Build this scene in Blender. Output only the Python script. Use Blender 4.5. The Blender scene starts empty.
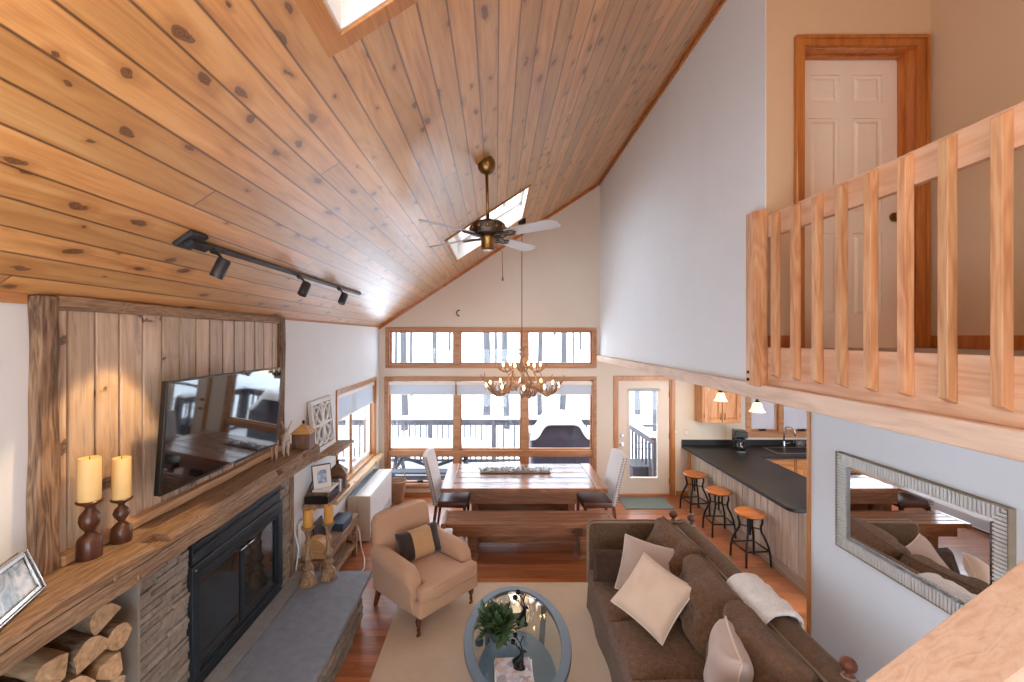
import bpy, bmesh, math, random
from mathutils import Vector, Matrix
PI = math.pi
scene = bpy.context.scene
COL = scene.collection
F, CX, CY, CH = 440.0, 496.0, 337.0, 2.82      # focal length in px, vanishing point, eye height


def lin(r, g, b):
    def f(c):
        c /= 255.0
        return c / 12.92 if c <= 0.04045 else ((c + 0.055) / 1.055) ** 2.4
    return (f(r), f(g), f(b), 1.0)


# ------------------------------------------------------------------ materials
class NT:
    def __init__(self, name):
        self.m = bpy.data.materials.new(name)
        self.m.use_nodes = True
        self.t = self.m.node_tree
        self.t.nodes.clear()
        self.out = self.n('ShaderNodeOutputMaterial')

    def n(self, typ, **kw):
        nd = self.t.nodes.new(typ)
        for k, v in kw.items():
            setattr(nd, k, v)
        return nd

    def l(self, a, b):
        self.t.links.new(a, b)

    def val(self, sock, v):
        if isinstance(v, (int, float, tuple, list)):
            sock.default_value = v
        else:
            self.l(v, sock)

    def math(self, op, a, b=None, c=None, clamp=False):
        nd = self.n('ShaderNodeMath', operation=op)
        nd.use_clamp = clamp
        self.val(nd.inputs[0], a)
        if b is not None:
            self.val(nd.inputs[1], b)
        if c is not None:
            self.val(nd.inputs[2], c)
        return nd.outputs[0]

    def comb(self, x, y, z):
        nd = self.n('ShaderNodeCombineXYZ')
        for i, v in enumerate((x, y, z)):
            self.val(nd.inputs[i], v)
        return nd.outputs[0]

    def noise(self, vec, scale=1.0, detail=4.0, rough=0.55, dist=0.0):
        nd = self.n('ShaderNodeTexNoise')
        if vec is not None:
            self.l(vec, nd.inputs['Vector'])
        nd.inputs['Scale'].default_value = scale
        nd.inputs['Detail'].default_value = detail
        nd.inputs['Roughness'].default_value = rough
        nd.inputs['Distortion'].default_value = dist
        return nd.outputs['Fac']

    def ramp(self, fac, stops, interp='LINEAR'):
        nd = self.n('ShaderNodeValToRGB')
        cr = nd.color_ramp
        cr.interpolation = interp
        while len(cr.elements) < len(stops):
            cr.elements.new(0.5)
        for e, (p, c) in zip(cr.elements, stops):
            e.position = p
            e.color = c
        self.l(fac, nd.inputs[0])
        return nd.outputs[0]

    def mix(self, fac, a, b, mode='MIX'):
        nd = self.n('ShaderNodeMix', data_type='RGBA', blend_type=mode)
        self.val(nd.inputs[0], fac)
        self.val(nd.inputs[6], a)
        self.val(nd.inputs[7], b)
        return nd.outputs[2]

    def smooth(self, v, lo, hi, a=0.0, b=1.0):
        nd = self.n('ShaderNodeMapRange', interpolation_type='SMOOTHSTEP')
        self.val(nd.inputs[0], v)
        for i, q in enumerate((lo, hi, a, b)):
            nd.inputs[i + 1].default_value = q
        return nd.outputs[0]

    def objco(self):
        return self.n('ShaderNodeTexCoord').outputs['Object']

    def pbr(self, color, rough=0.5, metal=0.0, coat=0.0, coat_rough=0.1, coat_ior=1.5, sheen=0.0, bump=None, bstr=0.3,
            bdist=0.01, emit=None, estr=0.0, spec=0.5, trans=0.0, ior=1.5, sss=0.0):
        p = self.n('ShaderNodeBsdfPrincipled')
        self.val(p.inputs['Base Color'], color)
        self.val(p.inputs['Roughness'], rough)
        p.inputs['Metallic'].default_value = metal
        p.inputs['Coat Weight'].default_value = coat
        p.inputs['Coat Roughness'].default_value = coat_rough
        p.inputs['Coat IOR'].default_value = coat_ior
        p.inputs['Sheen Weight'].default_value = sheen
        p.inputs['Specular IOR Level'].default_value = spec
        p.inputs['Transmission Weight'].default_value = trans
        p.inputs['IOR'].default_value = ior
        if emit:
            p.inputs['Emission Color'].default_value = emit
            p.inputs['Emission Strength'].default_value = estr
        if bump is not None:
            b = self.n('ShaderNodeBump')
            b.inputs['Strength'].default_value = bstr
            b.inputs['Distance'].default_value = bdist
            self.l(bump, b.inputs['Height'])
            self.l(b.outputs[0], p.inputs['Normal'])
        self.l(p.outputs[0], self.out.inputs[0])
        return self.m


def plain(name, c, rough=0.5, vary=0.06, scale=6.0, bstr=0.0, **kw):
    t = NT(name)
    f = t.noise(t.objco(), scale, 5.0)
    lo = tuple(x * (1 - vary) for x in c[:3]) + (1,)
    hi = tuple(min(1, x * (1 + vary)) for x in c[:3]) + (1,)
    col = t.ramp(f, [(0.3, lo), (0.7, hi)])
    if bstr:
        b = t.noise(t.objco(), scale * 12, 3.0)
        return t.pbr(col, rough, bump=b, bstr=bstr, bdist=0.004, **kw)
    return t.pbr(col, rough, **kw)


def fabric(name, c, scale=350.0, vary=0.18, rough=0.9, sheen=0.3, bstr=0.35, blotch=5.0, wale=None):
    t = NT(name)
    co = t.objco()
    f = t.noise(co, blotch, 6.0, 0.65, 0.4)
    lo = tuple(x * (1 - vary) for x in c[:3]) + (1,)
    hi = tuple(min(1, x * (1 + vary)) for x in c[:3]) + (1,)
    col = t.ramp(f, [(0.3, lo), (0.7, hi)])
    fine = t.noise(co, scale, 2.0)
    col = t.mix(0.35, col, t.ramp(fine, [(0.3, lo), (0.7, hi)]), 'MIX')
    if wale:
        sx = t.n('ShaderNodeSeparateXYZ')
        t.l(co, sx.inputs[0])
        w = t.math('SINE', t.math('MULTIPLY', sx.outputs[wale[0]], wale[1]))
        fine = t.math('ADD', fine, t.math('MULTIPLY', w, 0.5))
    wr = t.noise(co, blotch * 2.2, 3.0, 0.5, 0.6)
    h = t.math('ADD', t.math('MULTIPLY', fine, 0.25), t.math('MULTIPLY', wr, 2.0))
    return t.pbr(col, rough, sheen=sheen, bump=h, bstr=bstr, bdist=0.012, spec=0.25)


def wood(name, cols, axis='x', plank=None, pax=None, off=0.0, length=None, rough=0.35, coat=0.0, knots=0.0,
         kscale=4.0, seam=0.0025, vary=0.3, gs=1.0, island=False, bstr=0.15, kcol=None, rings=0.5, seamdark=0.25,
         contrast=1.0, dark=None, coat_rough=0.15, coat_ior=1.5):
    """cols: dark, mid, light.  axis: grain axis; pax: the axis planks are counted along."""
    t = NT(name)
    co = t.objco()
    sx = t.n('ShaderNodeSeparateXYZ')
    t.l(co, sx.inputs[0])
    o = {'x': sx.outputs[0], 'y': sx.outputs[1], 'z': sx.outputs[2]}
    g = o[axis]
    others = [k for k in 'xyz' if k != axis]
    if pax:
        a = o[pax]
        b = o[[k for k in others if k != pax][0]]
    else:
        a, b = o[others[0]], o[others[1]]
    rnd = None
    pid = None
    if plank:
        q = t.math('DIVIDE', t.math('SUBTRACT', a, off), plank)
        pid = t.math('FLOOR', q)
        wn = t.n('ShaderNodeTexWhiteNoise', noise_dimensions='1D')
        t.l(pid, wn.inputs['W'])
        rnd = wn.outputs['Value']
        fr = t.math('FRACT', q)
        dist = t.math('MULTIPLY', t.math('MINIMUM', fr, t.math('SUBTRACT', 1.0, fr)), plank)
        seamv = t.smooth(dist, 0.0006, seam, 1.0, 0.0)
        if length:
            q2 = t.math('DIVIDE', t.math('ADD', g, t.math('MULTIPLY', rnd, length * 7.31)), length)
            jid = t.math('FLOOR', q2)
            wn2 = t.n('ShaderNodeTexWhiteNoise', noise_dimensions='2D')
            t.l(t.comb(pid, jid, 0.0), wn2.inputs['Vector'])
            rnd = wn2.outputs['Value']
            fr2 = t.math('FRACT', q2)
            d2 = t.math('MULTIPLY', t.math('MINIMUM', fr2, t.math('SUBTRACT', 1.0, fr2)), length)
            seamv = t.math('MAXIMUM', seamv, t.smooth(d2, 0.0006, seam, 1.0, 0.0))
    elif island:
        rnd = t.n('ShaderNodeNewGeometry').outputs['Random Per Island']
    else:
        rnd = t.n('ShaderNodeObjectInfo').outputs['Random']
    goff = t.math('ADD', g, t.math('MULTIPLY', rnd, 37.7))
    boff = t.math('ADD', t.math('MULTIPLY', b, 14 * gs), t.math('MULTIPLY', rnd, 13.0))
    v1 = t.comb(t.math('MULTIPLY', goff, 1.1 * gs), t.math('MULTIPLY', a, 15 * gs), boff)
    n1 = t.noise(v1, 1.0, 6.0, 0.6, 0.7)
    # cathedral rings
    v2 = t.comb(t.math('MULTIPLY', goff, 0.7 * gs), t.math('MULTIPLY', a, 5 * gs), t.math('MULTIPLY', boff, 0.35))
    n2 = t.noise(v2, 1.0, 2.0, 0.5, 0.3)
    ring = t.math('MULTIPLY_ADD', t.math('SINE', t.math('MULTIPLY', n2, 60.0)), 0.5, 0.5)
    v3 = t.comb(t.math('MULTIPLY', goff, 4 * gs), t.math('MULTIPLY', a, 150 * gs), t.math('MULTIPLY', boff, 9))
    n3 = t.noise(v3, 1.0, 2.0)
    f = t.math('ADD', t.math('MULTIPLY', n1, 0.75), t.math('MULTIPLY', n3, 0.25))
    f = t.math('ADD', f, t.math('MULTIPLY', t.math('SUBTRACT', ring, 0.5), 0.16 * rings))
    s = 0.24 / contrast
    col = t.ramp(f, [(0.5 - s, cols[0]), (0.5, cols[1]), (0.5 + s, cols[2])])
    hs = t.n('ShaderNodeHueSaturation')
    t.l(col, hs.inputs['Color'])
    t.l(t.math('MULTIPLY_ADD', rnd, vary, 1 - vary * 0.55), hs.inputs['Value'])
    t.l(t.math('MULTIPLY_ADD', rnd, -0.005, 0.5025), hs.inputs['Hue'])
    col = hs.outputs[0]
    h = t.math('MULTIPLY', f, 0.5)
    if dark:      # weathered dark streaks
        sm = t.smooth(t.noise(t.comb(t.math('MULTIPLY', goff, 1.7), t.math('MULTIPLY', a, 9), t.math('MULTIPLY', boff, .8)),
                              1.0, 5.0, 0.65, 1.2), 0.52, 0.68)
        col = t.mix(t.math('MULTIPLY', sm, 0.75), col, dark)
        h = t.math('SUBTRACT', h, t.math('MULTIPLY', sm, 0.5))
    if knots:
        vo = t.n('ShaderNodeTexVoronoi', voronoi_dimensions='2D', feature='F1')
        vo.inputs['Scale'].default_value = 1.0
        warp = t.math('MULTIPLY', t.noise(co, 9.0, 3.0), 0.35)
        t.l(t.comb(t.math('ADD', t.math('MULTIPLY', goff, kscale * 0.55), warp),
                   t.math('ADD', t.math('MULTIPLY', a, kscale * 1.35), t.math('ADD', warp, t.math('MULTIPLY', rnd, 9.1))), 0.0),
            vo.inputs['Vector'])
        sc = t.n('ShaderNodeSeparateColor')
        t.l(vo.outputs['Color'], sc.inputs[0])
        has = t.math('GREATER_THAN', sc.outputs[0], 1.0 - knots)
        rad = t.math('MULTIPLY_ADD', sc.outputs[1], 0.09, 0.035)
        dd = t.math('DIVIDE', vo.outputs['Distance'], rad)
        core = t.math('MULTIPLY', t.smooth(dd, 0.75, 1.15, 1.0, 0.0), has)
        halo = t.math('MULTIPLY', t.smooth(dd, 1.0, 3.2, 1.0, 0.0), has)
        col = t.mix(t.math('MULTIPLY', halo, 0.5), col, cols[0])
        ringk = t.math('MULTIPLY_ADD', t.math('SINE', t.math('MULTIPLY', dd, 16.0)), 0.15, 0.75)
        col = t.mix(t.math('MULTIPLY', core, ringk), col, kcol or lin(62, 36, 24))
    if plank:
        dk = t.n('ShaderNodeMix', data_type='RGBA', blend_type='MULTIPLY')
        t.l(t.math('MULTIPLY', seamv, 1.0), dk.inputs[0])
        t.l(col, dk.inputs[6])
        dk.inputs[7].default_value = (seamdark, seamdark * .85, seamdark * .7, 1)
        col = dk.outputs[2]
        h = t.math('SUBTRACT', h, t.math('MULTIPLY', seamv, 2.0))
    return t.pbr(col, rough, coat=coat, coat_rough=coat_rough, coat_ior=coat_ior, bump=h, bstr=bstr, bdist=0.01)


def glass_mat(name, tint=(1, 1, 1, 1), refl=1.0):
    t = NT(name)
    tr = t.n('ShaderNodeBsdfTransparent')
    tr.inputs[0].default_value = tint
    gl = t.n('ShaderNodeBsdfGlossy')
    gl.inputs['Roughness'].default_value = 0.01
    ge = t.n('ShaderNodeNewGeometry')
    dt = t.n('ShaderNodeVectorMath', operation='DOT_PRODUCT')
    t.l(ge.outputs['Incoming'], dt.inputs[0])
    t.l(ge.outputs['Normal'], dt.inputs[1])
    gr = t.math('SUBTRACT', 1.0, t.math('ABSOLUTE', dt.outputs['Value']))
    sch = t.math('MULTIPLY_ADD', t.math('POWER', gr, 5.0), 0.96, 0.04)
    mx = t.n('ShaderNodeMixShader')
    t.l(t.math('MULTIPLY', sch, refl, clamp=True), mx.inputs[0])
    t.l(tr.outputs[0], mx.inputs[1])
    t.l(gl.outputs[0], mx.inputs[2])
    t.l(mx.outputs[0], t.out.inputs[0])
    return t.m


# ------------------------------------------------------------------ mesh builder
class MB:
    def __init__(self):
        self.v = []
        self.f = []
        self.mi = []
        self.cur = 0

    def add(self, vs, fs):
        o = len(self.v)
        self.v += [tuple(p) for p in vs]
        for q in fs:
            self.f.append(tuple(i + o for i in q))
            self.mi.append(self.cur)

    def box(self, x0, x1, y0, y1, z0, z1):
        x0, x1 = min(x0, x1), max(x0, x1)
        y0, y1 = min(y0, y1), max(y0, y1)
        z0, z1 = min(z0, z1), max(z0, z1)
        self.add([(x0, y0, z0), (x1, y0, z0), (x1, y1, z0), (x0, y1, z0), (x0, y0, z1), (x1, y0, z1), (x1, y1, z1), (x0, y1, z1)],
                 [(0, 3, 2, 1), (4, 5, 6, 7), (0, 1, 5, 4), (1, 2, 6, 5), (2, 3, 7, 6), (3, 0, 4, 7)])
        return self

    def obox(self, c, size, M=None):
        hx, hy, hz = size[0] / 2, size[1] / 2, size[2] / 2
        vs = [Vector(p) for p in [(-hx, -hy, -hz), (hx, -hy, -hz), (hx, hy, -hz), (-hx, hy, -hz), (-hx, -hy, hz), (hx, -hy, hz), (hx, hy, hz), (-hx, hy, hz)]]
        if M is not None:
            vs = [M @ p for p in vs]
        c = Vector(c)
        self.add([p + c for p in vs], [(0, 3, 2, 1), (4, 5, 6, 7), (0, 1, 5, 4), (1, 2, 6, 5), (2, 3, 7, 6), (3, 0, 4, 7)])
        return self

    def bar(self, p0, p1, w, h, up=(0, 0, 1)):
        p0, p1 = Vector(p0), Vector(p1)
        d = p1 - p0
        y = d.normalized()
        x = y.cross(Vector(up))
        if x.length < 1e-5:
            x = Vector((1, 0, 0))
        x.normalize()
        z = x.cross(y)
        M = Matrix((x, y, z)).transposed()
        return self.obox((p0 + p1) / 2, (w, d.length, h), M)

    def hexa(self, p):   # 8 points, bottom 4 then top 4
        self.add(p, [(0, 3, 2, 1), (4, 5, 6, 7), (0, 1, 5, 4), (1, 2, 6, 5), (2, 3, 7, 6), (3, 0, 4, 7)])
        return self

    def prism(self, poly, ax, d0, d1):
        """poly: 2-D points in the plane of the other two axes (cyclic order), extruded along ax."""
        n = len(poly)

        def P(u, w, d):
            return {'x': (d, u, w), 'y': (u, d, w), 'z': (u, w, d)}[ax]
        vs = [P(u, w, d0) for u, w in poly] + [P(u, w, d1) for u, w in poly]
        fs = [tuple(range(n)), tuple(range(2 * n - 1, n - 1, -1))]
        fs += [(i, i + n, (i + 1) % n + n, (i + 1) % n) for i in range(n)]
        self.add(vs, fs)
        return self

    def lathe(self, prof, c=(0, 0, 0), seg=24, sx=1.0, sy=1.0, M=None):
        """prof: (r, z) from bottom to top"""
        vs, fs = [], []
        n = len(prof)
        for i in range(seg):
            a = 2 * PI * i / seg
            for r, z in prof:
                p = Vector((r * math.cos(a) * sx, r * math.sin(a) * sy, z))
                if M is not None:
                    p = M @ p
                vs.append(p + Vector(c))
        for i in range(seg):
            j = (i + 1) % seg
            for k in range(n - 1):
                fs.append((i * n + k, j * n + k, j * n + k + 1, i * n + k + 1))
        fs.append(tuple(i * n for i in reversed(range(seg))))
        fs.append(tuple(i * n + n - 1 for i in range(seg)))
        self.add(vs, fs)
        return self

    def tube(self, pts, r, seg=8, caps=True):
        pts = [Vector(p) for p in pts]
        rs = r if isinstance(r, (list, tuple)) else [r] * len(pts)
        n = len(pts)
        t0 = (pts[1] - pts[0]).normalized()
        ref = Vector((0, 0, 1)) if abs(t0.z) < 0.9 else Vector((1, 0, 0))
        u = t0.cross(ref).normalized()
        vs = []
        for i in range(n):
            t = (pts[min(i + 1, n - 1)] - pts[max(i - 1, 0)])
            t = t.normalized() if t.length > 1e-9 else t0
            u = (u - t * u.dot(t))
            u = u.normalized() if u.length > 1e-6 else t.orthogonal().normalized()
            w = t.cross(u)
            for k in range(seg):
                a = 2 * PI * k / seg
                vs.append(pts[i] + (u * math.cos(a) + w * math.sin(a)) * rs[i])
        fs = []
        for i in range(n - 1):
            for k in range(seg):
                k2 = (k + 1) % seg
                fs.append((i * seg + k, i * seg + k2, (i + 1) * seg + k2, (i + 1) * seg + k))
        if caps:
            fs.append(tuple(reversed(range(seg))))
            fs.append(tuple((n - 1) * seg + k for k in range(seg)))
        self.add(vs, fs)
        return self

    def loft(self, rings, caps=True, closed=True):
        m = len(rings[0])
        vs = [p for ring in rings for p in ring]
        fs = []
        for i in range(len(rings) - 1):
            for k in range(m if closed else m - 1):
                k2 = (k + 1) % m
                fs.append((i * m + k, i * m + k2, (i + 1) * m + k2, (i + 1) * m + k))
        if caps and closed:
            fs.append(tuple(reversed(range(m))))
            fs.append(tuple((len(rings) - 1) * m + k for k in range(m)))
        self.add(vs, fs)
        return self

    def ball(self, c, rx, ry=None, rz=None, seg=14, rings=9, M=None):
        ry = ry or rx
        rz = rz or rx
        prof = []
        vs, fs = [], []
        for i in range(rings + 1):
            th = PI * i / rings
            for k in range(seg):
                a = 2 * PI * k / seg
                p = Vector((rx * math.sin(th) * math.cos(a), ry * math.sin(th) * math.sin(a), -rz * math.cos(th)))
                if M is not None:
                    p = M @ p
                vs.append(p + Vector(c))
        for i in range(rings):
            for k in range(seg):
                k2 = (k + 1) % seg
                fs.append((i * seg + k, i * seg + k2, (i + 1) * seg + k2, (i + 1) * seg + k))
        self.add(vs, fs)
        return self

    def grid(self, fn, nu, nv):
        o = [fn(i / nu, j / nv) for i in range(nu + 1) for j in range(nv + 1)]
        fs = [(i * (nv + 1) + j, (i + 1) * (nv + 1) + j, (i + 1) * (nv + 1) + j + 1, i * (nv + 1) + j + 1)
              for i in range(nu) for j in range(nv)]
        self.add(o, fs)
        return self

    def build(self, name, mats, parent=None, smooth=False, bevel=0.0, subsurf=0, bseg=2, base=None, solid=0.0,
              angle=40, merge=True):
        """world coordinates in; if parent, they are moved into the frame of the thing's root"""
        T = Matrix.Identity(4)
        if parent is not None:
            root = parent
            while root.parent is not None:
                root = root.parent
            T = (Matrix.Translation(root.location) @ Matrix.Rotation(root.rotation_euler.z, 4, 'Z')).inverted()
            if root.get('_local'):
                T = Matrix.Identity(4)
        elif base is not None:
            T = Matrix.Translation(-Vector(base))
        me = bpy.data.meshes.new(name)
        bm = bmesh.new()
        bv = [bm.verts.new(T @ Vector(p)) for p in self.v]
        for q, mi in zip(self.f, self.mi):
            try:
                fc = bm.faces.new([bv[i] for i in q])
                fc.material_index = mi
            except ValueError:
                pass
        if merge:
            bmesh.ops.remove_doubles(bm, verts=bm.verts, dist=1e-5)
        bmesh.ops.recalc_face_normals(bm, faces=bm.faces)
        bm.to_mesh(me)
        bm.free()
        if not isinstance(mats, (list, tuple)):
            mats = [mats]
        for m in mats:
            me.materials.append(m)
        if smooth:
            me.polygons.foreach_set('use_smooth', [True] * len(me.polygons))
            if smooth == 'auto':
                me.set_sharp_from_angle(angle=math.radians(angle))
        ob = bpy.data.objects.new(name, me)
        COL.objects.link(ob)
        if parent is not None:
            ob.parent = parent
        elif base is not None:
            ob.location = base
        if solid:
            md = ob.modifiers.new('s', 'SOLIDIFY')
            md.thickness = solid
            md.offset = 0
        if bevel:
            md = ob.modifiers.new('b', 'BEVEL')
            md.width = bevel
            md.segments = bseg
            md.limit_method = 'ANGLE'
            md.angle_limit = math.radians(35)
            md.use_clamp_overlap = True
        if subsurf:
            md = ob.modifiers.new('u', 'SUBSURF')
            md.levels = subsurf
            md.render_levels = subsurf
        return ob


def tag(o, label, cat, group=None, kind=None):
    o['label'] = label
    o['category'] = cat
    if group:
        o['group'] = group
    if kind:
        o['kind'] = kind
    return o


def thing(name, label, cat, loc=(0, 0, 0), rz=0.0, group=None, local=False):
    o = bpy.data.objects.new(name, None)
    COL.objects.link(o)
    o.location = loc
    o.rotation_euler = (0, 0, rz)
    o.empty_display_size = 0.05
    if local:
        o['_local'] = 1
    return tag(o, label, cat, group)


def struct(o):
    o['kind'] = 'structure'
    return o


def sroot(name, label=None, cat=None):
    o = bpy.data.objects.new(name, None)
    COL.objects.link(o)
    o['kind'] = 'structure'
    if label:
        o['label'] = label
        o['category'] = cat
    return o


def copy_tree(o, parent=None):
    c = o.copy()
    COL.objects.link(c)
    c.parent = parent
    for ch in list(o.children):
        copy_tree(ch, c)
    return c


def cells(u0, u1, v0, v1, holes):
    us = sorted({u0, u1} | {min(max(h[i], u0), u1) for h in holes for i in (0, 1)})
    vs = sorted({v0, v1} | {min(max(h[i], v0), v1) for h in holes for i in (2, 3)})
    out = []
    for a, b in zip(us, us[1:]):
        for c, d in zip(vs, vs[1:]):
            m, n = (a + b) / 2, (c + d) / 2
            if not any(h[0] < m < h[1] and h[2] < n < h[3] for h in holes):
                out.append((a, b, c, d))
    return out


def FX(px, Y):
    return (px - CX) / F * Y


def FZ(py, Y):
    return CH - (py - CY) / F * Y


def pillow_rings(w, h, t, n=14, pinch=0.07, seed=0, wr=0.0):
    """A stuffed cushion: closed grid, local x = width, z = height, y = thickness"""
    rn = random.Random(seed)
    ph = [rn.uniform(0, 6.28) for _ in range(6)]

    def side(s):
        def fn(a, b):
            u, v = 2 * a - 1, 2 * b - 1
            u = math.sin(u * PI / 2) * 0.35 + u * 0.65
            v = math.sin(v * PI / 2) * 0.35 + v * 0.65
            x = w / 2 * u * (1 - pinch * (1 - v * v))
            z = h / 2 * v * (1 - pinch * (1 - u * u))
            th = (max(0, (1 - u ** 4)) * max(0, (1 - v ** 4))) ** 0.42
            y = s * (t / 2 * th + 0.004)
            if wr:
                y += s * wr * th * (math.sin(5 * u + 3 * v + ph[0]) + math.sin(7 * v - 4 * u + ph[1]) * .7 + math.sin(11 * u + ph[2]) * .4)
            return Vector((x, y, z))
        return fn
    return side(1), side(-1)


def pillow(mb, w, h, t, M, n=14, pinch=0.07, seed=0, wr=0.0):
    a, b = pillow_rings(w, h, t, n, pinch, seed, wr)
    mb.grid(lambda i, j: M @ a(i, j), n, n)
    mb.grid(lambda i, j: M @ b(i, 1 - j), n, n)
    # closing band around the edge
    ed = [(i / n, 0) for i in range(n)] + [(1, j / n) for j in range(n)] + [(1 - i / n, 1) for i in range(n)] + [(0, 1 - j / n) for j in range(n)]
    r1 = [M @ a(i, j) for i, j in ed]
    r2 = [M @ b(i, j) for i, j in ed]
    mb.loft([r1, r2], caps=False)
    return [(p + q) / 2 for p, q in zip(r1, r2)]


def closed_tube(mb, pts, r, seg=6):
    pts = list(pts)
    n = len(pts)
    rings = []
    for i in range(n):
        t = (pts[(i + 1) % n] - pts[i - 1]).normalized()
        ref = Vector((0, 0, 1)) if abs(t.z) < .9 else Vector((1, 0, 0))
        u = t.cross(ref).normalized()
        w = t.cross(u)
        rings.append([pts[i] + (u * math.cos(2 * PI * k / seg) + w * math.sin(2 * PI * k / seg)) * r for k in range(seg)])
    rings.append(rings[0])
    mb.loft(rings, caps=False)


def MT(loc, rx=0, ry=0, rz=0, order='XYZ'):
    from mathutils import Euler
    return Matrix.Translation(loc) @ Euler((rx, ry, rz), order).to_matrix().to_4x4()
# ------------------------------------------------------------------ palette
M = {}
M['ceil'] = wood('pine_ceiling', (lin(160, 104, 52), lin(198, 144, 84), lin(214, 170, 114)), 'y', plank=0.110, pax='x', off=-1.197,
                 length=4.6, rough=0.42, coat=1.0, coat_rough=0.33, coat_ior=1.65, knots=0.8, kscale=5.2, seam=0.0068, vary=0.38, rings=0.45, seamdark=0.22, contrast=1.0,
                 kcol=lin(74, 40, 24), bstr=0.1)
M['floor'] = wood('cherry_floor', (lin(124, 66, 34), lin(164, 96, 56), lin(188, 122, 78)), 'x', plank=0.083, pax='y', length=1.3,
                  rough=0.28, coat=0.3, seam=0.0016, vary=0.4, rings=0.3, seamdark=0.5, bstr=0.06)
M['wall'] = plain('white_paint', lin(226, 231, 236), 0.7, 0.015, 3.0)
M['wallcream'] = plain('cream_paint', lin(220, 208, 194), 0.7, 0.015, 3.0)
M['wallloft'] = plain('loft_tan_paint', lin(206, 178, 146), 0.7, 0.015, 3.0)
M['white'] = plain('white_trim_paint', lin(232, 226, 220), 0.45, 0.02, 4.0)
M['doorw'] = plain('door_paint', lin(228, 214, 200), 0.45, 0.02, 4.0)
M['oak'] = wood('honey_oak', (lin(150, 92, 46), lin(186, 126, 72), lin(206, 150, 96)), 'z', rough=0.35, coat=0.15, rings=0.5, vary=0.2)
M['oakx'] = wood('honey_oak_x', (lin(150, 92, 46), lin(186, 126, 72), lin(206, 150, 96)), 'x', rough=0.35, coat=0.15, rings=0.5, vary=0.2)
M['oaky'] = wood('honey_oak_y', (lin(150, 92, 46), lin(186, 126, 72), lin(206, 150, 96)), 'y', rough=0.35, coat=0.15, rings=0.5, vary=0.2)
M['winwood'] = wood('window_wood', (lin(150, 100, 66), lin(184, 132, 94), lin(202, 158, 120)), 'x', rough=0.4, rings=0.3, vary=0.12)
M['doorcase'] = wood('loft_case_wood', (lin(140, 74, 26), lin(178, 104, 44), lin(198, 128, 62)), 'z', rough=0.3, coat=0.3, rings=0.5, vary=0.15)
M['fir'] = wood('fir_baluster', (lin(168, 110, 70), lin(202, 148, 104), lin(218, 172, 130)), 'z', rough=0.42, rings=1.0, vary=0.22, gs=1.6)
M['firy'] = wood('fir_fascia', (lin(200, 146, 110), lin(220, 174, 140), lin(232, 194, 164)), 'y', rough=0.45, rings=0.9, vary=0.12, knots=0.12, kscale=3)
M['pale'] = wood('pale_beam', (lin(196, 160, 134), lin(222, 192, 168), lin(234, 210, 190)), 'y', rough=0.5, rings=0.6, vary=0.1)
M['handrail'] = wood('handrail_wood', (lin(180, 140, 112), lin(202, 168, 142), lin(214, 184, 162)), 'x', rough=0.4, rings=0.8, vary=0.1, gs=3.0, contrast=0.8, bstr=0.05)
M['barn'] = wood('barn_beam', (lin(108, 82, 62), lin(148, 118, 92), lin(178, 150, 122)), 'y', rough=0.75, rings=0.8, vary=0.15, knots=0.25, kscale=3.0,
                 contrast=1.0, bstr=0.8, dark=lin(92, 70, 54), gs=3.6)
M['barnz'] = wood('barn_post', (lin(86, 62, 46), lin(132, 104, 80), lin(164, 136, 110)), 'z', rough=0.8, rings=1.0, vary=0.15, knots=0.4, kscale=4.0,
                  contrast=1.4, bstr=0.9, dark=lin(72, 56, 46), gs=2.6)
M['panel'] = wood('panel_boards', (lin(166, 138, 110), lin(198, 172, 146), lin(214, 194, 172)), 'z', rough=0.5, island=True, rings=0.35, vary=0.34,
                  knots=0.6, kscale=5.5, bstr=0.2, gs=1.4, dark=lin(150, 132, 120))
M['shelf'] = wood('shelf_wood', (lin(110, 84, 62), lin(150, 118, 90), lin(180, 148, 118)), 'y', rough=0.6, rings=0.8, vary=0.1, contrast=1.3, bstr=0.4,
                  knots=0.2, kscale=4)
M['sill'] = wood('sill_wood', (lin(168, 128, 92), lin(204, 164, 124), lin(222, 188, 152)), 'y', rough=0.5, rings=0.8, vary=0.1, knots=0.35, kscale=5)
M['table'] = wood('table_wood', (lin(108, 66, 44), lin(154, 104, 74), lin(184, 136, 102)), 'x', plank=0.236, pax='y', off=5.965, rough=0.26, coat=0.5, rings=0.8,
                  vary=0.25, seam=0.014, knots=0.25, kscale=3.0, seamdark=0.25)
M['tablex'] = wood('table_base', (lin(98, 60, 40), lin(142, 94, 66), lin(170, 122, 90)), 'x', rough=0.35, coat=0.3, rings=0.8, vary=0.2, knots=0.3, kscale=3)
M['tabley'] = wood('table_end', (lin(108, 66, 44), lin(154, 104, 74), lin(184, 136, 102)), 'y', rough=0.3, coat=0.4, rings=0.8, vary=0.2)
M['bar'] = wood('bar_boards', (lin(156, 142, 124), lin(192, 178, 160), lin(214, 202, 186)), 'z', island=True, rough=0.6, rings=0.6, vary=0.3, knots=0.3,
                kscale=3.2, bstr=0.25)
M['barbase'] = wood('bar_baseboard', (lin(128, 112, 96), lin(168, 150, 130), lin(192, 176, 158)), 'y', rough=0.6, rings=0.6, vary=0.1, knots=0.3, kscale=4)
M['cab'] = wood('cabinet_oak', (lin(166, 100, 48), lin(200, 138, 78), lin(216, 160, 100)), 'z', rough=0.35, coat=0.2, rings=0.8, vary=0.15)
M['stoolw'] = wood('stool_seat_wood', (lin(150, 82, 34), lin(188, 112, 52), lin(208, 136, 74)), 'x', rough=0.35, coat=0.3, rings=0.9, vary=0.15)
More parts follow.
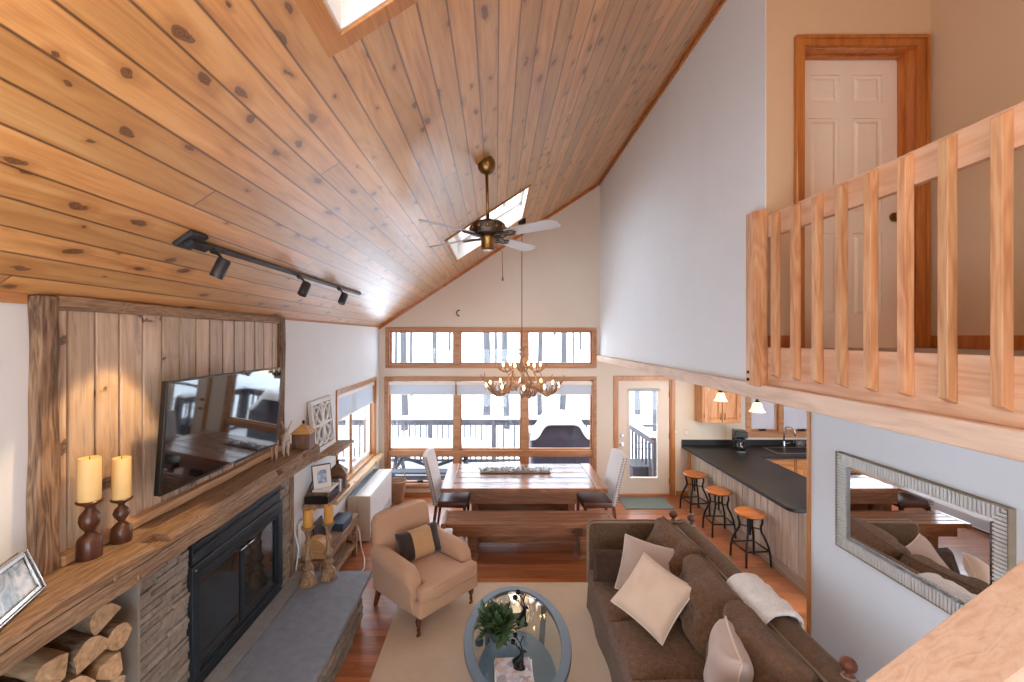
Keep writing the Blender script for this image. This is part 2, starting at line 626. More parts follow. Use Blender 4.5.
M['darkw'] = wood('dark_turned_wood', (lin(46, 26, 18), lin(76, 44, 30), lin(104, 64, 44)), 'z', rough=0.35, coat=0.2, rings=0.5, vary=0.15)
M['legw'] = wood('leg_wood', (lin(60, 30, 16), lin(96, 52, 30), lin(120, 70, 42)), 'z', rough=0.35, rings=0.5, vary=0.15)
M['driftw'] = wood('candlestick_wood', (lin(96, 72, 50), lin(142, 112, 82), lin(178, 148, 116)), 'z', rough=0.55, rings=0.7, vary=0.1, gs=2, contrast=1.3)
M['bark'] = wood('log_bark', (lin(92, 70, 54), lin(132, 106, 84), lin(164, 138, 114)), 'x', rough=0.9, rings=0.6, vary=0.3, bstr=0.8, contrast=1.4, gs=2)
M['split'] = wood('split_log', (lin(132, 98, 68), lin(178, 142, 106), lin(206, 174, 138)), 'x', rough=0.8, rings=0.6, vary=0.3, bstr=0.6, gs=1.6)
M['lantern'] = wood('lantern_wood', (lin(78, 52, 36), lin(110, 78, 56), lin(138, 102, 76)), 'z', rough=0.6, rings=0.7, vary=0.1, gs=2)
M['tanw'] = wood('tan_wood', (lin(160, 112, 62), lin(196, 148, 94), lin(214, 172, 120)), 'x', rough=0.5, rings=0.6, vary=0.1, gs=2)
M['metal_black'] = plain('black_metal', lin(52, 60, 68), 0.38, 0.1, 20, metal=0.6)
M['iron'] = plain('dark_iron', lin(44, 42, 44), 0.5, 0.12, 30, metal=0.7)
M['trackm'] = plain('track_metal', lin(62, 62, 66), 0.45, 0.1, 20, metal=0.5)
M['black'] = plain('black_plastic', lin(22, 22, 24), 0.3, 0.1, 20)
M['chrome'] = plain('brushed_chrome', lin(200, 200, 202), 0.18, 0.03, 20, metal=1.0)
M['brass'] = plain('antique_brass', lin(138, 104, 58), 0.32, 0.12, 30, metal=0.9)
M['pewter'] = plain('pewter', lin(108, 100, 92), 0.38, 0.18, 40, metal=0.8)
M['blade'] = plain('fan_blade', lin(186, 184, 186), 0.35, 0.06, 8)
M['counter'] = plain('black_laminate', lin(34, 34, 36), 0.45, 0.25, 120, spec=0.35)
M['cabglass'] = glass_mat('window_glass')
M['tableglass'] = glass_mat('table_glass', (0.88, 0.93, 0.93, 1), 1.3)
M['mirror'] = plain('mirror_glass', (0.9, 0.9, 0.9, 1), 0.01, 0.0, 1, metal=1.0)
M['tvscreen'] = plain('tv_screen', lin(14, 15, 18), 0.04, 0.02, 3, spec=0.9, coat=1.0, coat_rough=0.02)
M['fireglass'] = plain('fireplace_glass', lin(30, 34, 38), 0.08, 0.2, 6, coat=0.5, coat_rough=0.03)
M['slate'] = plain('hearth_slate', lin(126, 134, 146), 0.55, 0.12, 14, bstr=0.15)
M['slate2'] = plain('hearth_strip', lin(140, 138, 138), 0.6, 0.12, 18, bstr=0.15)
M['plaster'] = plain('niche_plaster', lin(150, 142, 130), 0.85, 0.06, 8)
M['firebox'] = plain('firebox_dark', lin(26, 26, 28), 0.7, 0.1, 8)
M['greymetal'] = plain('table_grey_metal', lin(104, 116, 128), 0.42, 0.06, 10, metal=0.2)
M['chairfab'] = fabric('armchair_linen', lin(194, 154, 124), vary=0.06, blotch=3, bstr=0.12)
M['beltfab'] = fabric('cushion_dark', lin(58, 46, 42), vary=0.15, bstr=0.2)
M['beltmid'] = fabric('cushion_tan', lin(190, 150, 108), vary=0.1, bstr=0.2)
M['chenille'] = fabric('sofa_chenille', lin(112, 83, 61), vary=0.6, blotch=34, bstr=0.6, sheen=0.12)
M['sofacord'] = fabric('sofa_back_cord', lin(106, 82, 61), vary=0.4, blotch=30, bstr=0.35, sheen=0.1)
M['piping'] = fabric('sofa_piping', lin(150, 128, 106), vary=0.1, bstr=0.1)
M['fur'] = fabric('dark_fur', lin(70, 50, 40), scale=220, vary=0.35, blotch=18, bstr=0.7, sheen=0.08)
M['beige'] = fabric('beige_pillow', lin(196, 174, 160), vary=0.06, blotch=4, bstr=0.12)
M['cream'] = fabric('cream_velvet', lin(222, 196, 172), vary=0.07, blotch=6, bstr=0.2, sheen=0.4)
M['creamp'] = fabric('cream_piping', lin(228, 208, 186), vary=0.05, bstr=0.1)
M['throw'] = fabric('white_fleece', lin(238, 232, 226), scale=140, vary=0.12, blotch=16, bstr=0.9, sheen=0.5)
M['rug'] = fabric('beige_rug', lin(202, 180, 156), scale=180, vary=0.07, blotch=3, bstr=0.3, sheen=0.1)
M['mat'] = fabric('green_mat', lin(92, 104, 96), scale=180, vary=0.1, bstr=0.3)
M['linen'] = fabric('chair_linen', lin(206, 198, 196), vary=0.05, bstr=0.12)
M['leather'] = plain('brown_leather', lin(92, 58, 48), 0.35, 0.15, 12)
M['carpet'] = fabric('loft_carpet', lin(132, 112, 100), scale=180, vary=0.1, bstr=0.3)
M['wax'] = plain('candle_wax', lin(236, 200, 136), 0.5, 0.04, 5)
M['wax2'] = plain('amber_wax', lin(200, 146, 66), 0.5, 0.08, 8)
M['antler'] = plain('antler_horn', lin(150, 114, 86), 0.5, 0.3, 14)
t_ = NT('blind_fabric')
d_ = t_.n('ShaderNodeBsdfDiffuse')
d_.inputs[0].default_value = lin(226, 230, 236)
l_ = t_.n('ShaderNodeBsdfTranslucent')
l_.inputs[0].default_value = lin(176, 186, 196)
x_ = t_.n('ShaderNodeMixShader')
x_.inputs[0].default_value = 0.35
t_.l(d_.outputs[0], x_.inputs[1])
t_.l(l_.outputs[0], x_.inputs[2])
t_.l(x_.outputs[0], t_.out.inputs[0])
M['blind'] = t_.m
M['leaf'] = plain('plant_leaf', lin(62, 86, 50), 0.45, 0.35, 22)
M['vase'] = plain('dark_vase', lin(50, 60, 72), 0.3, 0.1, 10)
M['bronze'] = plain('black_bronze', lin(30, 28, 30), 0.35, 0.2, 30, metal=0.5)
M['bluebox'] = plain('blue_box', lin(52, 70, 92), 0.5, 0.08, 10)
M['heater'] = plain('heater_white', lin(226, 226, 226), 0.4, 0.02, 5)
M['heatside'] = plain('heater_side_warmcast', lin(196, 178, 158), 0.5, 0.03, 5)  # end panels: warm cast of the light put into this tan
M['wicker'] = plain('wicker_strand', lin(176, 136, 104), 0.7, 0.2, 40)
M['silver'] = plain('silver_frame', lin(196, 192, 186), 0.2, 0.04, 10, metal=1.0)
M['ribsilver'] = plain('ribbed_silver', lin(214, 212, 208), 0.35, 0.06, 20, metal=0.25)
M['snow'] = plain('snow', lin(240, 243, 248), 0.8, 0.02, 2)
M['decking'] = wood('deck_boards', (lin(120, 116, 118), lin(150, 146, 148), lin(170, 166, 166)), 'x', plank=0.14, pax='y', rough=0.8)
M['railgrey'] = plain('deck_rail_paint', lin(96, 92, 98), 0.7, 0.08, 8)
M['picnic'] = plain('picnic_wood', lin(78, 82, 92), 0.8, 0.1, 8)
M['cover'] = fabric('vinyl_cover', lin(52, 50, 68), vary=0.1, blotch=4, bstr=0.3, rough=0.6)
M['trunk'] = wood('tree_bark', (lin(60, 58, 62), lin(76, 74, 78), lin(88, 86, 90)), 'z', rough=0.95, rings=0.3, vary=0.2, contrast=1.2, bstr=0.6)
M['fig'] = plain('white_figurine', lin(196, 180, 164), 0.6, 0.1, 12)
M['figbrown'] = plain('brown_figurine', lin(178, 142, 120), 0.6, 0.15, 12)
M['lattice'] = plain('whitewashed_carving', lin(224, 226, 226), 0.7, 0.05, 12)
M['plate'] = plain('outlet_plate', lin(214, 198, 178), 0.4, 0.02, 5)
M['steel'] = plain('sink_steel', lin(150, 152, 156), 0.3, 0.08, 20, metal=0.9)
M['casefar'] = M['winwood']


def emitter(name, c, s, base=(0.9, 0.85, 0.7, 1)):
    t = NT(name)
    return t.pbr(base, 0.4, emit=c, estr=s)


M['bulb'] = emitter('candle_bulb', (1.0, 0.62, 0.28, 1), 14.0)
M['shade'] = emitter('lit_glass_shade', (1.0, 0.66, 0.30, 1), 0.85)


def stone_mat():
    t = NT('ledger_stone')
    rnd = t.n('ShaderNodeNewGeometry').outputs['Random Per Island']
    co = t.objco()
    n1 = t.noise(co, 22.0, 6.0, 0.65, 0.5)
    a = t.ramp(n1, [(0.25, lin(96, 84, 74)), (0.5, lin(142, 130, 118)), (0.78, lin(178, 168, 156))])
    b = t.ramp(rnd, [(0.0, lin(104, 94, 86)), (0.35, lin(150, 136, 122)), (0.6, lin(128, 118, 112)), (0.85, lin(172, 158, 142)), (1.0, lin(140, 116, 96))])
    col = t.mix(0.5, a, b)
    h = t.math('ADD', n1, t.math('MULTIPLY', t.noise(co, 90.0, 4.0), 0.4))
    return t.pbr(col, 0.85, bump=h, bstr=0.8, bdist=0.012)


M['stone'] = stone_mat()


def book_mat():
    t = NT('magazine_cover')
    co = t.objco()
    vo = t.n('ShaderNodeTexVoronoi')
    vo.inputs['Scale'].default_value = 26.0
    t.l(co, vo.inputs['Vector'])
    sc = t.n('ShaderNodeSeparateColor')
    t.l(vo.outputs['Color'], sc.inputs[0])
    col = t.ramp(sc.outputs[0], [(0.0, lin(206, 202, 204)), (0.35, lin(176, 168, 180)), (0.6, lin(196, 150, 120)), (0.8, lin(120, 116, 140)), (1.0, lin(226, 220, 216))], 'CONSTANT')
    col = t.mix(0.35, col, (0.6, 0.58, 0.6, 1))
    return t.pbr(col, 0.3)


M['mag'] = book_mat()


def photo_mat():
    t = NT('winter_photo_print')
    co = t.objco()
    n = t.noise(co, 14.0, 5.0, 0.6, 1.2)
    col = t.ramp(n, [(0.3, lin(92, 112, 140)), (0.5, lin(160, 180, 206)), (0.65, lin(210, 220, 236))])
    return t.pbr(col, 0.12)


M['print'] = photo_mat()


def screen_mat():
    t = NT('insect_screen')
    tr = t.n('ShaderNodeBsdfTransparent')
    df = t.n('ShaderNodeBsdfDiffuse')
    df.inputs[0].default_value = lin(186, 174, 180)
    mx = t.n('ShaderNodeMixShader')
    mx.inputs[0].default_value = 0.80
    t.l(tr.outputs[0], mx.inputs[1])
    t.l(df.outputs[0], mx.inputs[2])
    t.l(mx.outputs[0], t.out.inputs[0])
    return t.m


M['screen'] = screen_mat()
# ------------------------------------------------------------------ the room shell
XL, YB, XM, XU = -2.075, 7.81, 2.65, 1.84        # left wall, back wall, mirror wall, upper wall
EZ, SL = 3.0, 0.655                               # eave height and roof slope
YN = -1.3


def zc(x):
    return EZ + SL * (x - XL)


def wallbox(name, mat, boxes):
    mb = MB()
    for b in boxes:
        mb.box(*b)
    return struct(mb.build(name, mat))


# floor
wallbox('floor', M['floor'], [(-2.25, 6.4, YN, YB + .1, -0.1, 0.0)])

# left wall: side window and firewood niche are openings
SW = (5.74, 7.54, 0.80, 2.09)
ADDEDWIN = (-1.2, .95, .3, 2.88)
NICHE = (1.0, 2.47, 0.78, 1.56)
wl = MB()
for a, b, c, d in cells(YN, YB + .1, 0, 3.04, [SW, NICHE, ADDEDWIN]):
    wl.box(XL - .16, XL, a, b, c, d)
struct(wl.build('wall_left', M['wall']))
nb = MB()
nb.box(XL - .52, XL + .001, 2.452, 2.4695, .79, 1.55)
nb.box(XL - .56, XL - .52, 0.96, 2.51, .74, 1.60).box(XL - .52, XL - .01, 2.47, 2.51, .74, 1.60).box(XL - .52, XL - .01, .96, 1.0, .74, 1.6)
nb.box(XL - .52, XL - .01, 1.0, 2.47, .74, .78).box(XL - .52, XL - .01, 1.0, 2.47, 1.56, 1.60)
o = struct(nb.build('niche_wall', M['plaster']))

# back wall with its openings
W_LOW = (FX(386.5, YB), FX(594.5, YB), FZ(486, YB), FZ(378.5, YB))
W_UP = (FX(387.5, YB), FX(594.5, YB), FZ(366, YB), FZ(329.5, YB))
DOOR = (2.14, 3.12, 0.0, 2.075)
W_KIT = (4.50, 6.02, 1.11, 2.06)
wb = MB()
for a, b, c, d in cells(XL - .16, 6.4, 0, 3.0, [W_LOW, W_UP, DOOR, W_KIT]):
    wb.box(a, b, YB, YB + .16, c, d)
wb.prism([(XL - .16, 3.0), (XU + .2, 3.0), (XU + .2, zc(XU + .2) + .1), (XL - .16, zc(XL - .16) + .1)], 'y', YB, YB + .16)
struct(wb.build('wall_back', M['wallcream']))

# upper right wall, loft walls, mirror wall
up = MB()
up.prism([(3.005, 2.50), (YB, 2.50), (YB, 5.63), (3.005, 5.63)], 'x', XU, XU + .14)
struct(up.build('wall_right_upper', M['wall']))
LD = (2.08, 2.87, 2.745, 4.81)
lw = MB()
for a, b, c, d in cells(XU + .005, 3.1, 2.50, 5.65, [LD]):
    lw.box(a, b, 3.0, 3.16, c, d)
struct(lw.build('wall_loft', M['wallloft']))
wallbox('wall_loft_right', M['wallloft'], [(2.966, 3.1, YN, 3.0, 2.50, 6.3)])
wallbox('wall_right', M['wall'], [(XM, XM + .12, YN, 3.70, 0.0, 2.42)])
wallbox('wall_near', M['wallcream'], [(XL - .16, XU + .02, YN - .12, YN, 2.35, 6.0), (XL - .16, -1.9, YN - .12, YN, 0, 2.35), (1.5, XM, YN - .12, YN, 0, 2.5), (-1.9, 1.5, YN - .12, YN, 0, .1)])
wallbox('wall_loft_rear', M['wallloft'], [(XU + .02, 3.1, YN - .12, YN, 2.50, 6.6)])
wallbox('wall_kitchen_right', M['wallcream'], [(6.28, 6.4, 3.0, YB, 0.0, 2.42)])
# wood end trim of the mirror wall
o = MB().box(XM - .015, XM + .135, 3.70, 3.735, 0, 2.42).build('trim_1', M['oak'], bevel=.003)
struct(o)

# slabs
wallbox('floor_loft', M['carpet'], [(XU + .001, 2.966, YN, 3.0, 2.52, 2.745)])
wallbox('ceiling_kitchen', M['wall'], [(XU + .06, 6.4, 3.0, YB, 2.42, 2.52), (XU + .06, 2.966, YN, 3.0, 2.42, 2.52)])
# fascia and lower beam of the loft
struct(MB().box(XU - .015, XU, 0.2, 3.02, 2.50, 2.752).build('trim_2', M['firy'], bevel=.004))
struct(MB().box(XU - .06, XU + .06, 0.2, YB, 2.395, 2.50).build('trim_3', M['pale'], bevel=.006))

# roof / ceiling with two skylight openings
SK1 = (-0.594, 0.408, 5.22, 6.64)
SK2 = (-0.60, 0.40, 0.20, 1.672)
ce = MB()
for a, b, c, d in cells(XL - .2, 3.2, YN, YB + .2, [SK1, SK2]):
    ce.hexa([(a, c, zc(a)), (b, c, zc(b)), (b, d, zc(b)), (a, d, zc(a)), (a, c, zc(a) + .3), (b, c, zc(b) + .3), (b, d, zc(b) + .3), (a, d, zc(a) + .3)])
struct(ce.build('ceiling', M['ceil']))


def skylight(n, r, casing, wellmat):
    root = sroot('window_%d' % n)
    x0, x1, y0, y1 = r
    mb = MB()

    def sl(a, b, c, d, h0, h1):
        mb.hexa([(a, c, zc(a) + h0), (b, c, zc(b) + h0), (b, d, zc(b) + h0), (a, d, zc(a) + h0),
                 (a, c, zc(a) + h1), (b, c, zc(b) + h1), (b, d, zc(b) + h1), (a, d, zc(a) + h1)])
    t = .018
    sl(x0, x0 + t, y0, y1, 0.0, .34)
    sl(x1 - t, x1, y0, y1, 0.0, .34)
    sl(x0 + t, x1 - t, y0, y0 + t, 0.0, .34)
    sl(x0 + t, x1 - t, y1 - t, y1, 0.0, .34)
    mb.build('well_lining', wellmat, root)
    mb = MB()
    w = casing
    sl(x0 - w, x0 + .012, y0 - w, y1 + w, -.018, .002)
    sl(x1 - .012, x1 + w, y0 - w, y1 + w, -.018, .002)
    sl(x0 + .012, x1 - .012, y0 - w, y0 + .012, -.018, .002)
    sl(x0 + .012, x1 - .012, y1 - .012, y1 + w, -.018, .002)
    mb.build('casing', M['oaky'], root, bevel=.004)
    mb = MB()
    sl(x0 + t, x1 - t, y0 + t, y1 - t, .27, .276)
    mb.build('pane', M['cabglass'], root)
    mb = MB()
    f = .05
    for q in ((x0 + t, x0 + t + f, y0 + t, y1 - t), (x1 - t - f, x1 - t, y0 + t, y1 - t), (x0 + t + f, x1 - t - f, y0 + t, y0 + t + f), (x0 + t + f, x1 - t - f, y1 - t - f, y1 - t)):
        sl(*q, .24, .31)
    mb.build('sash', M['white'], root, bevel=.003)


skylight(5, SK1, .012, M['white'])
skylight(6, SK2, .055, M['white'])

# mouldings where the roof meets the walls
tm = MB()
tm.hexa([(XL, YB - .03, zc(XL) - .05), (XU, YB - .03, zc(XU) - .05), (XU, YB, zc(XU) - .05), (XL, YB, zc(XL) - .05),
         (XL, YB - .03, zc(XL)), (XU, YB - .03, zc(XU)), (XU, YB, zc(XU)), (XL, YB, zc(XL))])
struct(tm.build('trim_4', M['doorcase']))
struct(MB().box(XU - .02, XU, 3.0, YB - .03, zc(XU) - .06, zc(XU) - .008).build('trim_5', M['doorcase']))
struct(MB().box(XL, XL + .02, YN, 1.93, EZ - .035, EZ + .01).box(XL, XL + .02, 4.26, YB - .03, EZ - .012, EZ + .01).build('trim_6', M['oaky']))

# ------------------------------------------------------------------ windows
def window(n, hole, cols, rows, case, y0=YB, glass_y=.09, mull=.10, caseout=.018, label=None):
    """hole on the back wall: x0,x1,z0,z1; cols / rows: positions of mullions and transoms"""
    root = sroot('window_%d' % n)
    x0, x1, z0, z1 = hole
    mb = MB()
    w = case
    mb.box(x0 - w, x0 + .012, y0 - caseout, y0 + .002, z0 - w, z1 + w).box(x1 - .012, x1 + w, y0 - caseout, y0 + .002, z0 - w, z1 + w)
    mb.box(x0 + .012, x1 - .012, y0 - caseout, y0 + .002, z1 - .012, z1 + w).box(x0 + .012, x1 - .012, y0 - caseout, y0 + .002, z0 - w, z0 + .012)
    mb.build('window_casing', M['winwood'], root, bevel=.003)
    mb = MB()
    j = .03
    for a in ((x0, x0 + j, z0, z1), (x1 - j, x1, z0, z1), (x0 + j, x1 - j, z1 - j, z1), (x0 + j, x1 - j, z0, z0 + j)):
        mb.box(a[0], a[1], y0, y0 + .16, a[2], a[3])
    mb.build('window_jamb', M['winwood'], root, bevel=.002)
    mb = MB()
    xs = [x0 + j] + list(cols) + [x1 - j]
    zs = [z0 + j] + list(rows) + [z1 - j]
    for c in cols:
        mb.box(c - mull / 2, c + mull / 2, y0 + .02, y0 + .14, z0 + j, z1 - j)
    for r in rows:
        for i in range(len(xs) - 1):
            a = xs[i] + (mull / 2 if i else 0)
            b = xs[i + 1] - (mull / 2 if i + 1 < len(xs) - 1 else 0)
            mb.box(a, b, y0 + .02, y0 + .14, r - mull / 2, r + mull / 2)
    mb.build('window_frame', M['winwood'], root, bevel=.004)
    s = .028
    for i in range(len(xs) - 1):
        for k in range(len(zs) - 1):
            a = xs[i] + (mull / 2 if i else 0)
            b = xs[i + 1] - (mull / 2 if i + 1 < len(xs) - 1 else 0)
            c = zs[k] + (mull / 2 if k else 0)
            d = zs[k + 1] - (mull / 2 if k + 1 < len(zs) - 1 else 0)
            sb = MB()
            for q in ((a, a + s, c, d), (b - s, b, c, d), (a + s, b - s, d - s, d), (a + s, b - s, c, c + s)):
                sb.box(q[0], q[1], y0 + glass_y - .02, y0 + glass_y + .03, q[2], q[3])
            sa = sb.build('sash', M['winwood'] if n != 4 else M['cab'], root, bevel=.003)
            MB().box(a + s, b - s, y0 + glass_y, y0 + glass_y + .006, c + s, d - s).build('pane', M['cabglass'], sa)
    return root


c1, c2 = FX(456.9, YB), FX(524.8, YB)
window(1, W_LOW, [c1, c2], [FZ(453.7, YB)], .035)
window(2, W_UP, [c1, c2], [], .035)
kw = window(4, W_KIT, [5.08], [], .07, mull=.09)
for a, b in ((W_KIT[0] + .058, 5.08 - .073), (5.08 + .073, W_KIT[1] - .058)):
    MB().box(a, b, YB + .072, YB + .074, W_KIT[2] + .058, W_KIT[3] - .058).build('insect_screen', M['screen'], kw)
hk = MB().tube([(FX(459.5, YB), YB - .002, 3.30), (FX(457.5, YB), YB - .03, 3.28), (FX(456.6, YB), YB - .045, 3.245), (FX(457.6, YB), YB - .035, 3.205), (FX(459.6, YB), YB - .03, 3.19)], .010, 7).build('wall_hook', M['iron'], base=(FX(458, YB), YB, 3.19), smooth=True)
tag(hk, 'small dark curved hook high on the gable wall above the window', 'hook')

# crank handles of the kitchen window and the picture window
for i, (x, z, g) in enumerate(((FX(763, YB), 1.165, 'left pane of the kitchen window'), (FX(802, YB), 1.165, 'right pane of the kitchen window'), (FX(420, YB), FZ(481.5, YB), 'left end of the big dining window'))):
    h = thing('window_crank', 'dark folding crank handle at the foot of the ' + g, 'handle', (x, YB + .05, z))
    MB().box(x - .05, x + .05, YB + .0, YB + .055, z - .012, z + .012).build('crank_base', M['iron'], h, bevel=.004)
    MB().tube([(x - .02, YB - .005, z + .012), (x + .02, YB - .02, z + .026), (x + .06, YB - .02, z + .016)], .006).build('crank_arm', M['iron'], h, smooth=True)

# side window on the left wall: casing, two casements
root = sroot('window_3')
y0, y1, z0, z1 = SW
mb = MB()
w = .04
mb.box(XL - .002, XL + .02, y0 - w, y0 + .01, z0 - .02, z1 + w).box(XL - .002, XL + .02, y1 - .01, y1 + w, z0 - .02, z1 + w).box(XL - .002, XL + .02, y0 + .01, y1 - .01, z1 - .01, z1 + w)
mb.build('window_casing', M['oak'], root, bevel=.003)
mb = MB()
j = .03
mb.box(XL - .16, XL, y0, y0 + j, z0, z1).box(XL - .16, XL, y1 - j, y1, z0, z1).box(XL - .16, XL, y0 + j, y1 - j, z1 - j, z1).box(XL - .16, XL, y0 + j, y1 - j, z0, z0 + j)
ym = 6.50
mb.box(XL - .14, XL - .05, ym - .025, ym + .025, z0 + j, z1 - j)
mb.build('window_jamb', M['oak'], root, bevel=.003)
for a, b in ((y0 + j, ym - .025), (ym + .025, y1 - j)):
    s = .05
    sb = MB()
    for q in ((a, a + s, z0 + j, z1 - j), (b - s, b, z0 + j, z1 - j), (a + s, b - s, z1 - j - s, z1 - j), (a + s, b - s, z0 + j, z0 + j + s)):
        sb.box(XL - .12, XL - .07, q[0], q[1], q[2], q[3])
    sa = sb.build('sash', M['white'], root, bevel=.003)
    MB().box(XL - .098, XL - .092, a + s, b - s, z0 + j + s, z1 - j - s).build('pane', M['cabglass'], sa)
mb = MB()
mb.hexa([(XL - .1, 5.45, .74), (XL + .115, 5.45, .74), (XL + .115, 7.70, .74), (XL - .1, 7.70, .74), (XL - .1, 5.45, .785), (XL + .115, 5.45, .785), (XL + .105, 7.70, .785), (XL - .1, 7.70, .785)])
mb2 = MB().box(XL + .001, XL + .115, 5.45, 7.70, .735, .79)
mb2.build('window_sill', M['sill'], root, bevel=.008)

# unseen tall window added to the left wall to bring in more daylight
root = sroot('window_7')
ny0, ny1, nz0, nz1 = ADDEDWIN
mb = MB()
for q in ((ny0, ny0 + .05, nz0, nz1), (ny1 - .05, ny1, nz0, nz1), (ny0 + .05, ny1 - .05, nz1 - .05, nz1), (ny0 + .05, ny1 - .05, nz0, nz0 + .05), (-.15, -.08, nz0 + .05, nz1 - .05)):
    mb.box(XL - .15, XL + .015, *q)
mb.build('window_frame', M['winwood'], root, bevel=.004)
for a, b in ((ny0 + .05, -.15), (-.08, ny1 - .05)):
    MB().box(XL - .09, XL - .084, a, b, nz0 + .05, nz1 - .05).build('pane', M['cabglass'], root)
# unseen glazing added behind the viewer as a source of fill daylight
root = sroot('window_8')
mb = MB()
for x in (-1.9, -.23, 1.44):
    mb.box(x, x + .06, YN - .11, YN - .02, .1, 2.35)
mb.build('window_frame', M['winwood'], root, bevel=.004)
for a, b in ((-1.84, -.23), (-.17, 1.44)):
    MB().box(a, b, YN - .07, YN - .064, .1, 2.35).build('pane', M['cabglass'], root)

# roller blinds
def blind(x0, x1, ztop, drop, y, label, g=None):
    r = thing('roller_blind', label, 'blind', ((x0 + x1) / 2, y, ztop), group=g)
    MB().box(x0, x1, y - .028, y + .02, ztop - .06, ztop).build('blind_cassette', M['white'], r, bevel=.006)
    MB().box(x0 + .01, x1 - .01, y - .004, y + .0, ztop - drop, ztop - .055).build('blind_cloth', M['blind'], r)
    MB().box(x0 + .01, x1 - .01, y - .010, y + .006, ztop - drop - .02, ztop - drop).build('hem_bar', M['white'], r, bevel=.004)


g = 'roller blinds over the big dining window'
blind(FX(389, YB), FX(455.6, YB), FZ(381.5, YB), .22, YB - .0, 'rolled-down pale blind over the left pane, behind the left dining chair', g)
blind(FX(456.4, YB), FX(524.4, YB), FZ(381.5, YB), .22, YB - .0, 'rolled-down pale blind over the middle pane, behind the antler chandelier', g)
blind(FX(525.2, YB), FX(592, YB), FZ(381.5, YB), .22, YB - .0, 'rolled-down pale blind over the right pane, above the covered grill', g)
r = thing('roller_blind', 'white roller blind drawn a little way down the side window', 'blind', (XL - .03, 6.6, 2.05))
MB().box(XL - .055, XL - .002, y0 + .035, y1 - .035, 2.0, 2.055).build('blind_cassette', M['white'], r, bevel=.006)
MB().box(XL - .03, XL - .026, y0 + .045, y1 - .045, 1.72, 2.005).build('blind_cloth', M['blind'], r)
MB().box(XL - .036, XL - .02, y0 + .045, y1 - .045, 1.70, 1.72).build('hem_bar', M['white'], r, bevel=.003)

# ------------------------------------------------------------------ glazed back door
root = sroot('door_1', 'cream full-glass back door with oak frame and blind of light', 'door')
root['label'] = 'cream full-glass patio door in an oak frame beside the kitchen bar'
x0, x1, z0, z1 = DOOR
mb = MB()
w = .055
mb.box(x0 - w, x0 + .01, YB - .02, YB + .002, 0, z1 + w).box(x1 - .01, x1 + w, YB - .02, YB + .002, 0, z1 + w).box(x0 + .01, x1 - .01, YB - .02, YB + .002, z1 - .01, z1 + w)
mb.box(x0, x0 + .03, YB, YB + .16, 0, z1).box(x1 - .03, x1, YB, YB + .16, 0, z1).box(x0 + .03, x1 - .03, YB, YB + .16, z1 - .03, z1)
mb.build('door_frame', M['oak'], root, bevel=.003)
MB().box(x0 + .03, x1 - .03, YB + .0, YB + .16, 0, .022).build('threshold', M['oakx'], root, bevel=.003)
a, b = x0 + .033, x1 - .033
yd0, yd1 = YB + .03, YB + .075
gx0, gx1, gz0, gz1 = FX(629.5, YB + .03), FX(657.5, YB + .03), FZ(477.5, YB + .03), FZ(391, YB + .03)
mb = MB()
for q in cells(a, b, .026, z1 - .033, [(gx0, gx1, gz0, gz1)]):
    mb.box(q[0], q[1], yd0, yd1, q[2], q[3])
slab = mb.build('door_slab', M['doorw'], root)
mb = MB()
t = .035
for q in ((gx0 - t, gx0, gz0 - t, gz1 + t), (gx1, gx1 + t, gz0 - t, gz1 + t), (gx0, gx1, gz1, gz1 + t), (gx0, gx1, gz0 - t, gz0)):
    mb.box(q[0], q[1], yd0 - .014, yd0 + .001, q[2], q[3])
mb.build('glass_bead', M['doorw'], root, bevel=.004)
MB().box(gx0, gx1, yd0 + .02, yd0 + .026, gz0, gz1).build('pane', M['cabglass'], root)
# blind roll at the head of the glass
MB().box(gx0 - .02, gx1 + .03, yd0 - .03, yd0 - .012, gz1 - .005, gz1 + .05).build('door_blind', M['blind'], root, bevel=.006)
for zz, rr in ((FZ(435.2, YB), .03), (FZ(444.5, YB), .036)):
    kx = FX(622.2, YB)
    k = MB()
    Mx = Matrix.Rotation(PI / 2, 4, 'X')
    k.lathe([(rr, 0), (rr, .008), (rr * .45, .014), (rr * .45, .035), (rr * .8, .05), (rr * .7, .06)], (kx, yd0, zz), 16, M=Mx)
    k.build('door_knob' if rr > .033 else 'deadbolt', M['chrome'], root, smooth='auto')
for zz in (.25, 1.05, 1.8):
    MB().box(b - .008, b + .01, yd0 - .006, yd0 + .004, zz - .05, zz + .05).build('hinge', M['brass'], root)

# ------------------------------------------------------------------ loft door
root = sroot('door_2', 'closed six-panel door with wide amber casing up in the loft', 'door')
x0, x1, z0, z1 = LD
mb = MB()
w = .052
for q in ((x0 - w, x0 + .012, z0, z1 + w), (x1 - .012, x1 + w + .01, z0, z1 + w), (x0 + .012, x1 - .012, z1 - .012, z1 + w)):
    mb.box(q[0], q[1], 2.978, 3.002, q[2], q[3])
for q in ((x0 - w, x0 - w + .022, z0, z1 + w), (x1 + w - .012, x1 + w + .01, z0, z1 + w), (x0 - w + .022, x1 + w - .012, z1 + w - .022, z1 + w)):
    mb.box(q[0], q[1], 2.966, 2.98, q[2], q[3])
mb.build('door_casing', M['doorcase'], root, bevel=.004)
mb = MB()
mb.box(x0, x0 + .02, 3.0, 3.16, z0, z1).box(x1 - .02, x1, 3.0, 3.16, z0, z1).box(x0 + .02, x1 - .02, 3.0, 3.16, z1 - .02, z1)
mb.box(x0 + .02, x0 + .034, 3.07, 3.112, z0, z1 - .02).box(x1 - .034, x1 - .02, 3.07, 3.112, z0, z1 - .02).box(x0 + .034, x1 - .034, 3.07, 3.112, z1 - .034, z1 - .02)
mb.build('door_jamb', M['doorcase'], root, bevel=.002)
ds = MB()
